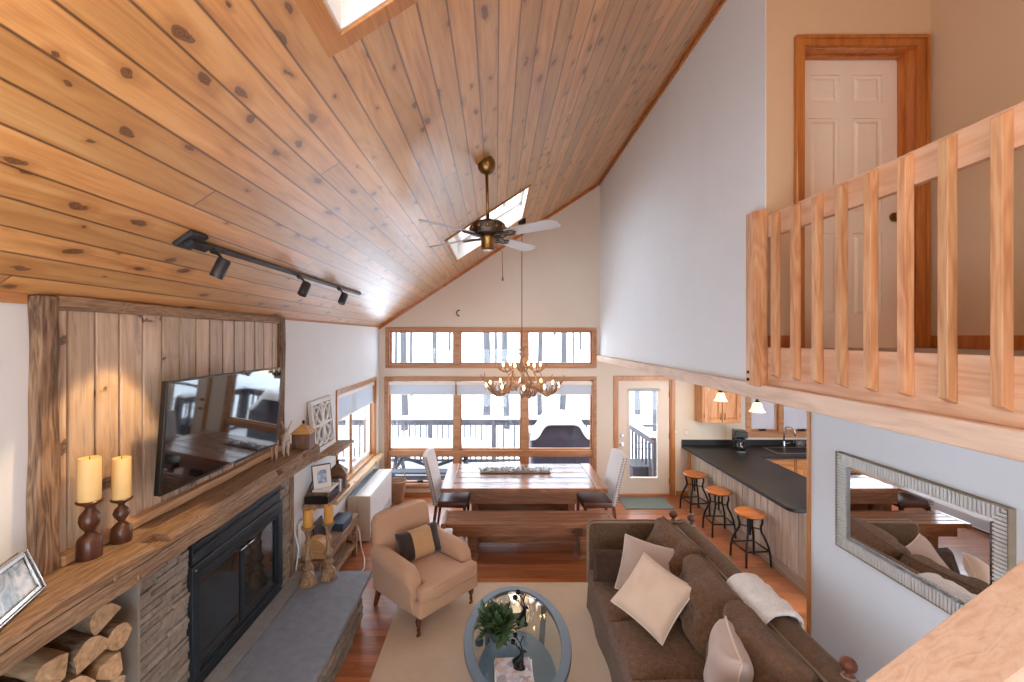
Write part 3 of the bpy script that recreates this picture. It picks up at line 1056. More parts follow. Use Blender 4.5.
dx0, dx1, dz0, dz1 = x0 + .022, x1 - .022, z0 - .01, z1 - .022
W_, H_ = dx1 - dx0, dz1 - dz0
pc = [(.155, .435), (.565, .845)]
pr = [(.11, .40), (.465, .796), (.85, .945)]
holes = [(dx0 + W_ * a, dx0 + W_ * b, dz0 + H_ * c, dz0 + H_ * d) for a, b in pc for c, d in pr]
for q in cells(dx0, dx1, dz0, dz1, holes):
    ds.box(q[0], q[1], 3.114, 3.15, q[2], q[3])
for a, b, c, d in holes:
    e = .02
    ds.box(a, b, 3.126, 3.146, c, d)
    o_ = (3.126, 3.118)
    ds.hexa([(a + e, 3.126, c + e), (b - e, 3.126, c + e), (b - e, 3.126, d - e), (a + e, 3.126, d - e),
             (a + 2 * e, 3.117, c + 2 * e), (b - 2 * e, 3.117, c + 2 * e), (b - 2 * e, 3.117, d - 2 * e), (a + 2 * e, 3.117, d - 2 * e)])
ds.build('door_slab', M['doorw'], root)
k = MB()
k.lathe([(.032, 0), (.032, .008), (.013, .014), (.013, .035), (.028, .045), (.028, .06), (.012, .068)], (FX(893.5, 3.115), 3.114, 3.667), 18, M=Matrix.Rotation(PI / 2, 4, 'X'))
k.build('door_knob', M['brass'], root, smooth='auto')
# loft baseboards
struct(MB().box(2.951, 2.966, .1, 2.985, 2.745, 2.83).build('baseboard_loft_right', M['doorcase'], bevel=.003))
struct(MB().box(XU + .01, x0 - w, 2.985, 3.0, 2.745, 2.83).build('baseboard_loft', M['doorcase'], bevel=.003))
# lower baseboards
struct(MB().box(3.19, 3.41, YB - .016, YB, 0, .09).build('baseboard_back', M['oakx'], bevel=.003))
struct(MB().box(XL, 2.07, YB - .016, YB, 0, .065).build('baseboard_dining', M['oakx'], bevel=.003))
struct(MB().box(XL, XL + .016, 5.0, YB - .016, 0, .09).build('baseboard_left', M['oaky'], bevel=.003))
struct(MB().box(XM - .016, XM, YN, 3.70, 0, .09).build('baseboard_right', M['oaky'], bevel=.003))

# wall plates
for px, py, lb in ((676, 431.5, 'beige switch plate on the back wall, nearer the glass door'), (686.3, 432.3, 'beige outlet plate on the back wall, nearer the kitchen cabinet')):
    x, z = FX(px, YB), FZ(py, YB)
    r = thing('outlet_plate', lb, 'outlet', (x, YB, z))
    MB().box(x - .036, x + .036, YB - .007, YB, z - .058, z + .058).build('cover_plate', M['plate'], r, bevel=.003)
    MB().box(x - .016, x + .016, YB - .011, YB - .006, z - .034, z + .034).build('socket', M['white'], r, bevel=.002)

# ------------------------------------------------------------------ loft railing
rail = thing('loft_railing', 'square-baluster fir railing along the loft edge', 'railing', (XU, 2.0, 2.5))
mb = MB()
mb.box(XU - .015, XU + .023, 0.9, 3.09, 3.485, 3.637)
mb.build('top_rail', M['firy'], rail, bevel=.004)
NP = (3.03, 3.12)


def baluster(y, w, x1, zb, zt, name):
    x0 = x1 - w
    c = .02
    mb = MB()
    # bevelled foot and top: the outer edge is cut back
    mb.hexa([(x0, y, zb + c), (x1, y, zb), (x1, y + w, zb), (x0, y + w, zb + c), (x0, y, zt - c), (x1, y, zt), (x1, y + w, zt), (x0, y + w, zt - c)])
    return mb.build(name, M['fir'], rail, bevel=.003)


npst = baluster(2.952, .095, XU - .0155, 2.475, 3.685, 'newel_post')
for zz in (2.53, 2.58):
    MB().ball((XU - .112, 3.015, zz), .011, .011, .011, 8, 6).build('bolt_head', M['iron'], npst, smooth=True)
for i, y in enumerate((2.818, 2.630, 2.449, 2.277, 2.097, 1.918, 1.738, 1.549, 1.37)):
    if i < 9:
        baluster(y, .041, XU - .0155, 2.555, 3.625, 'baluster')

# stair handrail near the viewer
sr = thing('stair_handrail', 'broad slanting stair rail cap crossing the lower right corner', 'handrail', (.9, .8, 0))
mb = MB()
P0, P1 = (0.30, 1.905), (1.50, 2.80)
def SY(py, Y):
    return FZ(py, Y)
YA, YC = .88, .74
# far edge of the cap seen from (862,680) to (1024,556); near edge from (988,682) to (1024,650)
ax, az = FX(862, YA), FZ(680, YA)
bx, bz = FX(1024, YA), FZ(556, YA)
m_ = (bz - az) / (bx - ax)
def zr(x):
    return az + m_ * (x - ax)
xa, xb = ax - .35, bx + .7
for (ya, yc, t0, t1) in ((YC, YA, -.045, 0),):
    mb.hexa([(xa, ya, zr(xa) + t0), (xb, ya, zr(xb) + t0), (xb, yc, zr(xb) + t0), (xa, yc, zr(xa) + t0),
             (xa, ya, zr(xa) + t1), (xb, ya, zr(xb) + t1), (xb, yc, zr(xb) + t1), (xa, yc, zr(xa) + t1)])
mb.build('rail_cap', M['handrail'], sr, bevel=.008, bseg=3)
mb = MB()
for (ya, yc, t0, t1) in ((YC + .05, YA - .05, -.18, -.046),):
    mb.hexa([(xa, ya, zr(xa) + t0), (xb, ya, zr(xb) + t0), (xb, yc, zr(xb) + t0), (xa, yc, zr(xa) + t0),
             (xa, ya, zr(xa) + t1), (xb, ya, zr(xb) + t1), (xb, yc, zr(xb) + t1), (xa, yc, zr(xa) + t1)])
mb.build('rail_board', M['oakx'], sr, bevel=.004)
MB().box(xa - .02, xa + .07, YC + .02, YA - .02, 0, zr(xa) + .06).build('newel_post', M['fir'], sr, bevel=.006)
MB().box(xb - .07, xb + .02, YC + .02, YA - .02, 0, zr(xb) - .05).build('newel_post', M['fir'], sr, bevel=.006)
for i in range(5):
    x = xa + .18 + i * .17
    MB().box(x, x + .036, YC + .05, YA - .05, .3 + m_ * (x - xa), zr(x) - .17).build('baluster', M['fir'], sr)
mb = MB()
mb.hexa([(xa, YC + .05, .02), (xb, YC + .05, .02 + m_ * (xb - xa)), (xb, YA - .05, .02 + m_ * (xb - xa)), (xa, YA - .05, .02),
         (xa, YC + .05, .32), (xb, YC + .05, .32 + m_ * (xb - xa)), (xb, YA - .05, .32 + m_ * (xb - xa)), (xa, YA - .05, .32)])
mb.build('stringer', M['oakx'], sr)
# ------------------------------------------------------------------ fireplace wall
def stone_face(mb, x, y0, y1, z0, z1, rn, axis='x', jitter=.022):
    """stacked ledger stones on a plane; axis 'x': face looks to +x, 'y': face looks to -y (x is then the plane's y)"""
    z = z0
    while z < z1 - .004:
        h = min(rn.uniform(.026, .05), z1 - z)
        if z1 - z - h < .015:
            h = z1 - z
        y = y0 - rn.uniform(0, .1)
        while y < y1:
            L = rn.uniform(.09, .30)
            a, b = max(y, y0), min(y + L, y1)
            if b - a > .004:
                d = rn.uniform(.0, jitter)
                g = .0018
                if axis == 'x':
                    k = [rn.uniform(-.004, .004) for _ in range(4)]
                    mb.hexa([(x - .05, a + g, z + g), (x + d + k[0], a + g, z + g), (x + d + k[1], b - g, z + g), (x - .05, b - g, z + g),
                             (x - .05, a + g, z + h - g), (x + d + k[2], a + g, z + h - g), (x + d + k[3], b - g, z + h - g), (x - .05, b - g, z + h - g)])
                else:
                    mb.box(a + g, b - g, x - d if axis == '-y' else x + d, x + .05 if axis == '-y' else x - .05, z + g, z + h - g)
            y += L
        z += h


rn = random.Random(5)
HH = .48
FY0, FY1 = 2.876, 4.10
# stone columns of the chimney
st = thing('stone_surround', 'grey ledger-stone facing either side of the black fireplace', 'stonework', (-2.0, 3.4, HH))
mb = MB()
stone_face(mb, -2.02, 2.47, FY0, HH, 1.57, rn)
stone_face(mb, -2.445, -2.07, -2.03, HH, 1.57, rn, '-y') if False else None
mb.build('stone_column', M['stone'], st, bevel=.003)
mb = MB()
stone_face(mb, -2.02, FY1, 4.27, HH, 1.57, rn)
mb.build('stone_column', M['stone'], st, bevel=.003)
MB().box(XL, -2.0, 4.272, 4.36, HH, 1.57).build('edge_post', M['barnz'], st, bevel=.004)

struct(MB().box(XL, -1.995, 2.452, 2.468, HH, 1.572).build('trim_7', M['plaster']))
# hearth
XL_ = XL + .002
he = thing('hearth', 'raised grey slate hearth over a ledger-stone base', 'hearth', (-1.6, 3.4, 0))
mb = MB()
HY0, HY1 = 1.6, 4.405
mb.box(XL, -1.36, HY0 + .05, HY1 - .08, 0, HH - .045)
core = mb.build('hearth_core', M['plaster'], he)
mb = MB()
stone_face(mb, -1.34, HY0 + .03, HY1 - .05, 0.0, HH - .045, rn, jitter=.03)
stone_face(mb, HY1 - .07, XL + .01, -1.335, 0.0, HH - .045, rn, 'y', .02)
mb.build('stone_base', M['stone'], he, bevel=.003)
MB().box(-1.846, -1.238, HY0, HY1, HH - .045, HH).build('slab', M['slate'], he, bevel=.006)
MB().box(XL, -1.85, HY0, HY1, HH - .045, HH - .002).build('back_strip', M['slate2'], he, bevel=.002)

# fireplace insert
fp = thing('fireplace_insert', 'black metal fireplace with dark glass doors set in stone', 'fireplace', (-2.0, 3.5, HH))
z0, z1 = HH + .003, 1.305
yA, yB = FY0 + .004, FY1 - .004
xF = -1.985
mb = MB()
fw = .075
iz0, iz1 = z0 + .085, z1 - .115
for q in ((yA, yA + fw, z0, z1), (yB - fw, yB, z0, z1), (yA + fw, yB - fw, z1 - .115, z1), (yA + fw, yB - fw, z0, iz0)):
    mb.box(xF - .05, xF, *q)
mb.build('outer_frame', M['metal_black'], fp, bevel=.004)
mb = MB()
mb.box(XL + .005, -2.0, yA + .02, yB - .05, z1 + .005, 1.555)
mb.box(-2.0, -1.995, yA + .02, yB - .05, z1 + .01, z1 + .06)
for k in range(3):
    zz = z1 + .075 + k * .05
    mb.box(-2.0, -1.982, yA + .02, yB - .05, zz, zz + .018)
mb.build('vent_louver', M['metal_black'], fp, bevel=.003)
for zz, hh, ee in ((z0 + .012, .014, .03), (z0 + .045, .014, .03), (z1 - .06, .008, .05), (z1 - .108, .012, .05)):
    MB().box(xF, xF + .008, yA + ee, yB - ee, zz, zz + hh).build('frame_rib', M['metal_black'], fp)
ym = (yA + yB) / 2
for a, b, s in ((yA + fw + .004, ym - .003, 1), (ym + .003, yB - fw - .004, -1)):
    mb = MB()
    t = .02
    for q in ((a, a + t, iz0 + .004, iz1 - .004), (b - t, b, iz0 + .004, iz1 - .004), (a + t, b - t, iz1 - .004 - t, iz1 - .004), (a + t, b - t, iz0 + .004, iz0 + .004 + t)):
        mb.box(xF - .045, xF - .02, *q)
    d = mb.build('glass_door', M['metal_black'], fp, bevel=.002)
    MB().box(xF - .038, xF - .030, a + t, b - t, iz0 + .004 + t, iz1 - .004 - t).build('door_glass', M['fireglass'], d)
    hy = b - .05 if s > 0 else a + .05
    MB().box(xF - .02, xF + .022, hy - .04, hy + .04, iz1 - .022, iz1 - .012).build('door_handle', M['chrome'], d, bevel=.002)
for yy in (yA + .03, yB - .03):
    for zz in (z0 + .03, z1 - .03):
        MB().ball((xF + .001, yy, zz), .007, .007, .007, 8, 6).build('screw', M['chrome'], fp, smooth=True)

# mantel beam: hewn, wavy, mortise notches
ma = thing('mantel_beam', 'thick hewn barn-wood mantel over the fireplace with mortise notches', 'mantel', (-1.9, 3.0, 1.57))
mz0, mz1, mx = 1.575, 1.752, -1.775
MY0, MY1 = .75, 4.42
rn = random.Random(12)
mb = MB()
N = 90
rings = []
ph = [rn.uniform(0, 6) for _ in range(8)]
def wob(y, k):
    return .008 * math.sin(3.1 * y + ph[k]) + .005 * math.sin(8.3 * y + ph[(k + 3) % 8]) + .003 * math.sin(19 * y + ph[(k + 5) % 8])
notches = [(3.72, .025), (3.12, .03), (2.42, .07), (4.18, .02)]
for i in range(N + 1):
    y = MY0 + (MY1 - MY0) * i / N
    d = [wob(y, k) for k in range(6)]
    rings.append([(XL + .002, y, mz0), (mx - .05 + d[0] * .5, y, mz0 + d[1] * .6), (mx + d[2] * .8, y, mz0 + .03 + d[1] * .4), (mx + .006 + d[2], y, (mz0 + mz1) / 2),
                  (mx + d[3], y, mz1 - .035), (mx - .022 + d[3], y, mz1 - .006 + d[4] * .5), (mx - .09, y, mz1 + d[5] * .25), (XL + .002, y, mz1)])
mb.loft(rings)
body = mb.build('beam', M['barn'], ma, smooth='auto', angle=28)
for i, (y, hw) in enumerate([(2.34, .055), (3.62, .045), (4.09, .035), (1.95, .7), (3.0, .45)]):
    za_, zb_ = ((mz1 - .045, mz1 + .05), (mz1 - .062, mz1 - .022), (mz1 - .055, mz1 - .02), (1.683, 1.689), (1.640, 1.644))[i]
    cm = MB().box(mx - (.09 if i < 3 else .03), mx + .05, y - hw, y + hw, za_, zb_).build('cutter_tmp', M['barn'])
    cm.hide_render = True
    if i > 2:
        cm.rotation_euler = (0, 0, 0)
    md = body.modifiers.new('bool', 'BOOLEAN')
    md.object = cm
    md.operation = 'DIFFERENCE'
    md.solver = 'EXACT'
bpy.context.view_layer.update()
dg = bpy.context.evaluated_depsgraph_get()
nm = bpy.data.meshes.new_from_object(body.evaluated_get(dg))
body.modifiers.clear()
body.data = nm
for ob in [q for q in bpy.data.objects if q.name.startswith('cutter_tmp')]:
    bpy.data.objects.remove(ob, do_unlink=True)
mb = MB()
for y, z in ((4.22, mz0 + .045), (2.05, mz0 + .12), (2.18, mz0 + .05), (3.1, mz0 + .06)):
    mb.lathe([(.014, 0), (.012, .006), (.004, .010)], (mx + .002, y, z), 10, M=Matrix.Rotation(PI / 2, 4, 'Y'))
mb.build('peg', M['barnz'], ma)

# panelled backing above
pn = thing('wood_panel', 'tall greyed plank panel with barn-wood border behind the television', 'wall panel', (XL, 3.1, mz1))
PY0, PY1 = 1.94, 4.235
mb = MB()
sx_ = [2.03, 2.107, 2.251, 2.396, 2.554, 2.70, 2.85, 3.007, 3.15, 3.30, 3.445, 3.59, 3.74, 3.885, 4.03, 4.135]
for a, b in zip(sx_, sx_[1:]):
    mb.box(XL + .004, XL + .026, a + .007, b - .007, 1.80, 2.955)
mb.build('planking', M['panel'], pn, bevel=.004)
MB().box(XL + .001, XL + .0035, 2.03, 4.14, 1.80, 2.93).build('backing_board', M['darkw'], pn)


def hewn_bar(axis, a0, a1, p0, p1, q0, q1, seed, amp=.006, n=30):
    """rough bar along axis from a0 to a1; p = x range, q = the other range"""
    r = random.Random(seed)
    f = [r.uniform(0, 6) for _ in range(8)]
    mb = MB()
    rg = []
    for i in range(n + 1):
        s = a0 + (a1 - a0) * i / n
        w = [amp * (math.sin(5 * s + f[k]) + .6 * math.sin(13 * s + f[k + 4])) for k in range(4)]
        pts = [(p0, q0 + w[0]), (p1 + w[1] * .6, q0 + w[0] * .7), (p1 + w[2] * .6, q1 + w[3]), (p0, q1 + w[3])]
        rg.append([(x, s, z) if axis == 'y' else (x, z, s) for x, z in pts])
    mb.loft(rg)
    return mb


hewn_bar('z', mz1 + .0, 3.005, XL + .001, XL + .058, PY0 + .006, PY0 + .098, 1, .005).build('border_post', M['barnz'], pn, smooth='auto', angle=30, bevel=.004)
hewn_bar('z', mz1 + .0, 3.005, XL + .001, XL + .05, 4.14, PY1 - .006, 2, .005).build('border_post', M['barnz'], pn, smooth='auto', angle=30, bevel=.004)
hewn_bar('y', PY0 + .10, 4.135, XL + .001, XL + .045, 2.945, 3.012, 3, .002).build('header', M['barn'], pn, smooth='auto', angle=30, bevel=.003)
hewn_bar('y', PY0 + .10, 4.135, XL + .001, XL + .075, mz1 + .004, 1.805, 4, .003).build('bottom_rail', M['sill'], pn, smooth='auto', angle=30, bevel=.003)

# television on a swivel mount
tv = thing('television', 'large flat television angled out from the plank panel', 'television', (-1.83, 3.0, 1.9))
Z1, Z2 = 2.45, 3.63
A = Vector((FX(159, Z1), Z1, 0))
B = Vector((FX(276, Z2), Z2, 0))
zb, zt = 1.930, 2.573
d = (B - A).normalized()
nrm = Vector((d.y, -d.x, 0))          # towards the room (+x)
if nrm.x < 0:
    nrm = -nrm
L = (B - A).length
UP = (Vector((0, 0, 1)) + nrm * .075).normalized()
NT2 = d.cross(UP)
if NT2.dot(nrm) < 0:
    NT2 = -NT2
Mtv = Matrix((d, NT2, UP)).transposed()


def tvbox(mb, u0, u1, v0, v1, w0, w1):
    c = A + Vector((0, 0, zb)) + d * ((u0 + u1) / 2) + NT2 * ((v0 + v1) / 2) + UP * ((w0 + w1) / 2 - zb)
    mb.obox(c, (u1 - u0, v1 - v0, w1 - w0), Mtv)
    return mb


tvbox(MB(), 0, L, -.035, 0, zb, zt).build('casing', M['black'], tv, bevel=.004)
tvbox(MB(), .009, L - .009, 0, .002, zb + .016, zt - .009).build('screen', M['tvscreen'], tv)
mb = MB()
for q in ((0, .009, zb, zt), (L - .009, L, zb, zt), (.009, L - .009, zb, zb + .016), (.009, L - .009, zt - .009, zt)):
    tvbox(mb, q[0], q[1], -.001, .005, q[2], q[3])
mb.build('bezel', M['black'], tv, bevel=.001)
tvbox(MB(), L / 2 - .045, L / 2 + .045, .004, .0062, zb + .003, zb + .012).build('badge', M['silver'], tv)
c = A + d * (L / 2) - nrm * .06
mb = MB()
tvbox(mb, L * .3, L * .7, -.07, -.034, zb + .15, zb + .5)
mb.bar(tuple(c + Vector((0, 0, 2.24))), (XL + .03, 3.05, 2.24), .05, .06)
mb.box(XL + .018, XL + .035, 2.95, 3.15, 2.1, 2.38)
mb.build('wall_mount', M['black'], tv)

# things on the mantel
def pillar_candle(name, loc, prof, ch, cr, lab, waxmat, wood_, cat='candle holder', group=None):
    r = thing(name, lab, cat, loc, group=group)
    mb = MB()
    mb.lathe([(a_ * .8, b_) for a_, b_ in prof], loc, 28)
    mb.build('turned_stem', wood_, r, smooth='auto', angle=50)
    top = loc[2] + prof[-1][1]
    mb = MB()
    mb.lathe([(cr * .96, 0), (cr, .004), (cr, ch - .008), (cr * .93, ch), (cr * .6, ch - .006), (.012, ch - .014)], (loc[0], loc[1], top), 28)
    c = mb.build('candle', waxmat, r, smooth='auto', angle=50)
    mb = MB()
    mb.tube([(loc[0], loc[1], top + ch - .016), (loc[0] + .002, loc[1], top + ch + .006)], .0022, 6)
    mb.build('wick', M['black'], c)
    return r


pA = [(.060, 0), (.062, .01), (.062, .085), (.056, .10), (.030, .118), (.020, .128), (.028, .140), (.046, .160), (.054, .185), (.048, .212), (.026, .235), (.020, .245), (.030, .256), (.062, .270), (.066, .278), (.060, .282), (.050, .280)]
pB = [(.054, 0), (.057, .01), (.057, .06), (.052, .08), (.032, .098), (.018, .108), (.026, .120), (.042, .140), (.046, .155), (.036, .175), (.020, .188), (.017, .196), (.028, .206), (.056, .218), (.060, .226), (.054, .230), (.046, .228)]
pillar_candle('candle_holder', (FX(89.5, 2.13), 2.13, mz1 - .002), pA, .206, .045, 'taller dark turned candle holder with cream pillar candle, nearer the panel post', M['wax'], M['darkw'], group='pillar candles on the mantel')
pillar_candle('candle_holder', (FX(121.5, 2.30), 2.30, mz1 - .002), pB, .212, .041, 'shorter dark turned candle holder with cream pillar candle, nearer the television', M['wax'], M['darkw'], group='pillar candles on the mantel')

# silver photo frame leaning back
fr = thing('photo_frame', 'silver picture frame with a snowy print at the mantel left end', 'picture frame', (-1.9, 1.68, mz1))
P = Vector((FX(2, 1.63), 1.63, mz1 + .004))
Q = Vector((FX(41.5, 1.86), 1.86, mz1 + .004))
du = (Q - P).normalized()
hw = (Q - P).length
nn = Vector((du.y, -du.x, 0))
upv = (Vector((0, 0, 1)) * .94 - nn * .34).normalized()
nf = du.cross(upv)
if nf.dot(nn) < 0:
    nf = -nf
fh = .185


def frbox(mb, u0, u1, v0, v1, w0, w1):
    pts = []
    for w in (w0, w1):
        for u, v in ((u0, v0), (u1, v0), (u1, v1), (u0, v1)):
            pts.append(P + du * u + upv * v + nf * w)
    mb.hexa(pts)


mb = MB()
t = .026
u0_ = -.10
for q in ((u0_, u0_ + t, 0, fh), (hw - t, hw, 0, fh), (u0_ + t, hw - t, 0, t), (u0_ + t, hw - t, fh - t, fh)):
    frbox(mb, *q, 0, .014)
for q in ((u0_, u0_ + .009, 0, fh), (hw - .009, hw, 0, fh), (u0_ + .009, hw - .009, 0, .009), (u0_ + .009, hw - .009, fh - .009, fh)):
    frbox(mb, *q, .014, .02)
mb.build('frame_border', M['silver'], fr, bevel=.003)
mb = MB()
frbox(mb, u0_ + t, hw - t, t, fh - t, .001, .006)
mb.build('print', M['print'], fr)
mb = MB()
e0 = P + du * (hw / 2) + upv * (fh * .7)
mb.bar(tuple(e0), tuple(P + du * (hw / 2) - nn * .15 + Vector((0, 0, .004))), .04, .004)
mb.build('easel_leg', M['black'], fr)

# deer figurines on the mantel
def deer(name, loc, h, mat, label, cat, rz, antl=True, group=None, s_leg=None):
    """small standing deer, built facing +x, scaled to height h at the head"""
    k = h / 1.0
    r = thing(name, label, cat, loc, rz, group=group, local=True)

    def S(p):
        return Vector(p) * k
    mb = MB()
    # trunk, neck and head as one tapering run
    mb.tube([S(p) for p in ((-.34, 0, .56), (-.30, 0, .58), (-.12, 0, .57), (.10, 0, .58), (.20, 0, .63), (.26, 0, .76), (.30, 0, .88), (.36, 0, .93), (.46, 0, .89), (.52, 0, .87))],
            [k * q for q in (.05, .13, .135, .14, .125, .075, .06, .07, .045, .025)], 12)
    for sx, bend in ((.17, .02), (-.25, -.05)):
        for sy in (-.07, .07):
            mb.tube([S((sx, sy, .55)), S((sx + bend, sy, .30)), S((sx - bend * .4, sy, .14)), S((sx, sy, .0))], [k * .06, k * .032, k * .022, k * .026], 8)
    for sy in (-1, 1):
        mb.tube([S((.32, sy * .04, .95)), S((.28, sy * .12, 1.0))], [k * .03, k * .008], 6)
    mb.tube([S((-.34, 0, .6)), S((-.40, 0, .55))], [k * .03, k * .012], 6)
    b = mb.build('deer_body', mat, r, smooth=True)
    if antl:
        mb = MB()
        for sy in (-1, 1):
            mb.tube([S((.34, sy * .03, .97)), S((.29, sy * .09, 1.06)), S((.30, sy * .14, 1.16)), S((.34, sy * .13, 1.25))], [k * .022, k * .02, k * .015, k * .008], 6)
            mb.tube([S((.29, sy * .09, 1.06)), S((.37, sy * .11, 1.14))], [k * .016, k * .006], 6)
            mb.tube([S((.30, sy * .14, 1.16)), S((.24, sy * .18, 1.22))], [k * .014, k * .006], 6)
        mb.build('antlers', mat, r, smooth=True)
    return r


deer('deer_figurine', (FX(274.5, 3.83), 3.83, mz1), .235, M['figbrown'], 'small brown deer figurine without antlers on the mantel by the television', 'figurine', -1.2, antl=False, group='deer figurines on the mantel')
deer('deer_figurine', (FX(285.5, 3.98), 3.98, mz1), .26, M['fig'], 'pale antlered deer figurine on the mantel beside the wooden lantern', 'figurine', -1.0, group='deer figurines on the mantel')


def house_lantern(loc, w, h, roofh, label, roofmat, rz=0.0):
    r = thing('house_lantern', label, 'lantern', loc, rz, local=True)
    mb = MB()
    t = .012
    mb.box(-w / 2, w / 2, -w / 2, w / 2, 0, .02)
    for sx in (-1, 1):
        for sy in (-1, 1):
            mb.box(sx * w / 2 - (t if sx > 0 else 0), sx * w / 2 + (0 if sx > 0 else t), sy * w / 2 - (t if sy > 0 else 0), sy * w / 2 + (0 if sy > 0 else t), .02, h)
    mb.box(-w / 2 + t, w / 2 - t, -w / 2 + .003, -w / 2 + .009, .02, h)
    mb.box(-w / 2 + t, w / 2 - t, w / 2 - .009, w / 2 - .003, .02, h)
    mb.box(-w / 2 + .003, -w / 2 + .009, -w / 2 + .01, w / 2 - .01, .02, h)
    mb.box(w / 2 - .009, w / 2 - .003, -w / 2 + .01, w / 2 - .01, .02, h)
    mb.build('lantern_box', M['lantern'], r, bevel=.002)
    mb = MB()
    e = w / 2 + .015
    mb.add([(-e, -e, h), (e, -e, h), (e, e, h), (-e, e, h), (-.012, -.012, h + roofh), (.012, -.012, h + roofh), (.012, .012, h + roofh), (-.012, .012, h + roofh)],
           [(0, 3, 2, 1), (4, 5, 6, 7), (0, 1, 5, 4), (1, 2, 6, 5), (2, 3, 7, 6), (3, 0, 4, 7)])
    rf = mb.build('lantern_roof', roofmat, r, bevel=.003)
    mb = MB()
    mb.lathe([(.010, h + roofh - .002), (.012, h + roofh + .012), (.016, h + roofh + .02), (.010, h + roofh + .03), (.003, h + roofh + .034)], (0, 0, 0), 12)
    mb.build('finial', M['iron'], rf, smooth=True)
    mb = MB()
    mb.box(-w / 2 - .004, -w / 2 + .004, -.02, .02, h * .3, h * .6)
    return r


house_lantern((FX(303.5, 4.26), 4.26, mz1), .165, .145, .085, 'small wooden house-shaped lantern with pale roof at the mantel end', M['tanw'], .1)

# upper and lower shelves beyond the mantel
up_ = MB().box(XL, -1.79, 4.93, 5.56, 1.487, 1.522).build('wall_shelf', M['shelf'], base=(XL, 5.2, 1.487), bevel=.004)
tag(up_, 'upper plank shelf on the left wall holding the white carved panel', 'shelf')
lo_ = MB().box(XL, -1.79, 4.70, 5.40, 0.985, 1.025).build('wall_shelf', M['shelf'], base=(XL, 5.0, .985), bevel=.004)
tag(lo_, 'middle plank shelf on the left wall under the cable box and books', 'shelf')
for sh, zz, ys in ((up_, 1.487, (5.02, 5.46)), (lo_, .985, (4.8, 5.3))):
    for y in ys:
        mb = MB()
        mb.prism([(XL, zz), (XL + .2, zz), (XL, zz - .1)], 'y', y - .012, y + .012)
        mb.build('bracket', M['oaky'], sh)

# carved lattice panel
la = thing('carved_wall_panel', 'white carved lattice panel leaning on the upper shelf', 'wall art', (XL + .05, 5.1, 1.522))
ya, yb, za, zb2 = 4.83, 5.44, 1.524, 2.10
tilt = .10


def LP(y, z, w):
    return Vector((XL + .016 + w + tilt * (zb2 - z), y, z))


def lbox(mb, y0, y1, z0, z1, w0, w1):
    mb.hexa([LP(y0, z0, w0), LP(y1, z0, w0), LP(y1, z1, w0), LP(y0, z1, w0), LP(y0, z0, w1), LP(y1, z0, w1), LP(y1, z1, w1), LP(y0, z1, w1)])


mb = MB()
t = .045
for q in ((ya, ya + t, za, zb2), (yb - t, yb, za, zb2), (ya + t, yb - t, za, za + t), (ya + t, yb - t, zb2 - t, zb2)):
    lbox(mb, *q, 0, .026)
lbox(mb, ya - .006, ya, za, zb2, -.012, .03)
lbox(mb, ya - .006, yb, zb2, zb2 + .006, -.012, .03)
mb.build('panel_frame', M['lattice'], la, bevel=.003)
mb = MB()
lbox(mb, ya + t - .005, yb - t + .005, za + t - .005, zb2 - t + .005, -.008, .0)
mb.build('backing', plain('lattice_back', lin(140, 150, 154), .8, .03, 5), la)
mb = MB()
yc, zcn = (ya + yb) / 2, (za + zb2) / 2
hw_, hh_ = (yb - ya) / 2 - t, (zb2 - za) / 2 - t
def scr(fn, r_=.017):
    mb.tube([LP(yc + fn(s)[0] * hw_, zcn + fn(s)[1] * hh_, .012) for s in [i / 24 for i in range(25)]], r_, 6)
for sy in (-1, 1):
    for sz in (-1, 1):
        scr(lambda s: (sy * (.5 + .42 * math.cos(s * 5.6)) * (1 - .25 * s), sz * (.5 + .42 * math.sin(s * 5.6 + .5)) * (1 - .1 * s)))
        scr(lambda s: (sy * s * .98, sz * (s * s) * .98))
        scr(lambda s: (sy * (1 - s) * .9, sz * (.05 + .9 * math.sin(s * PI / 2))), .014)
scr(lambda s: (0, 2 * s - 1))
scr(lambda s: (2 * s - 1, 0))
mb.build('scrollwork', M['lattice'], la, smooth=True)

# things on the middle shelf
z = 1.025
bx = thing('cable_box', 'black box with a brown lid tray on the middle wall shelf', 'box', (-1.93, 4.86, z))
MB().box(-2.055, -1.80, 4.715, 5.02, z, z + .075).build('box_body', M['black'], bx, bevel=.004)
MB().box(-2.04, -1.815, 4.73, 4.98, z + .075, z + .087).build('box_lid', M['black'], bx, bevel=.003)
for i, (a, b, c_, d_, hh, mt, lb) in enumerate(((-2.03, -1.81, 4.735, 4.95, .026, 'lantern', 'brown wooden tray lying on the black box'),
                                                (-1.99, -1.80, 4.76, 5.04, .022, 'heater', 'white slim book on the shelf pile beside the photo frame'))):
    zz = z + .087 + (0 if i == 0 else .026)
    o = MB().box(a, b, c_, d_, zz, zz + hh).build('tray' if i == 0 else 'book', M[mt], base=(a, c_, zz), bevel=.003)
    tag(o, lb, 'tray' if i == 0 else 'book')
for i in range(3):
    yy = 5.05 + i * .05
    o = MB().box(-1.99 + i * .01, -1.805, yy, yy + .04, z, z + .16 - i * .02).build('book', M[('steel', 'heater', 'bluebox')[i]], base=(-1.9, yy, z), bevel=.003)
    tag(o, ('grey hardback standing next to the black box', 'white paperback standing second in the shelf row', 'blue-grey book standing last in the row, by the dark lantern')[i], 'book')
pf = thing('photo_frame', 'white matted photo frame leaning on the middle wall shelf', 'picture frame', (-1.9, 4.93, z + .11))
mb = MB()
f0 = Vector((-1.99, 4.80, z + .136))
fu = Vector((.155, .115, 0)).normalized()
fn_ = Vector((fu.y, -fu.x, 0))
fup = (Vector((0, 0, .95)) - fn_ * .3).normalized()
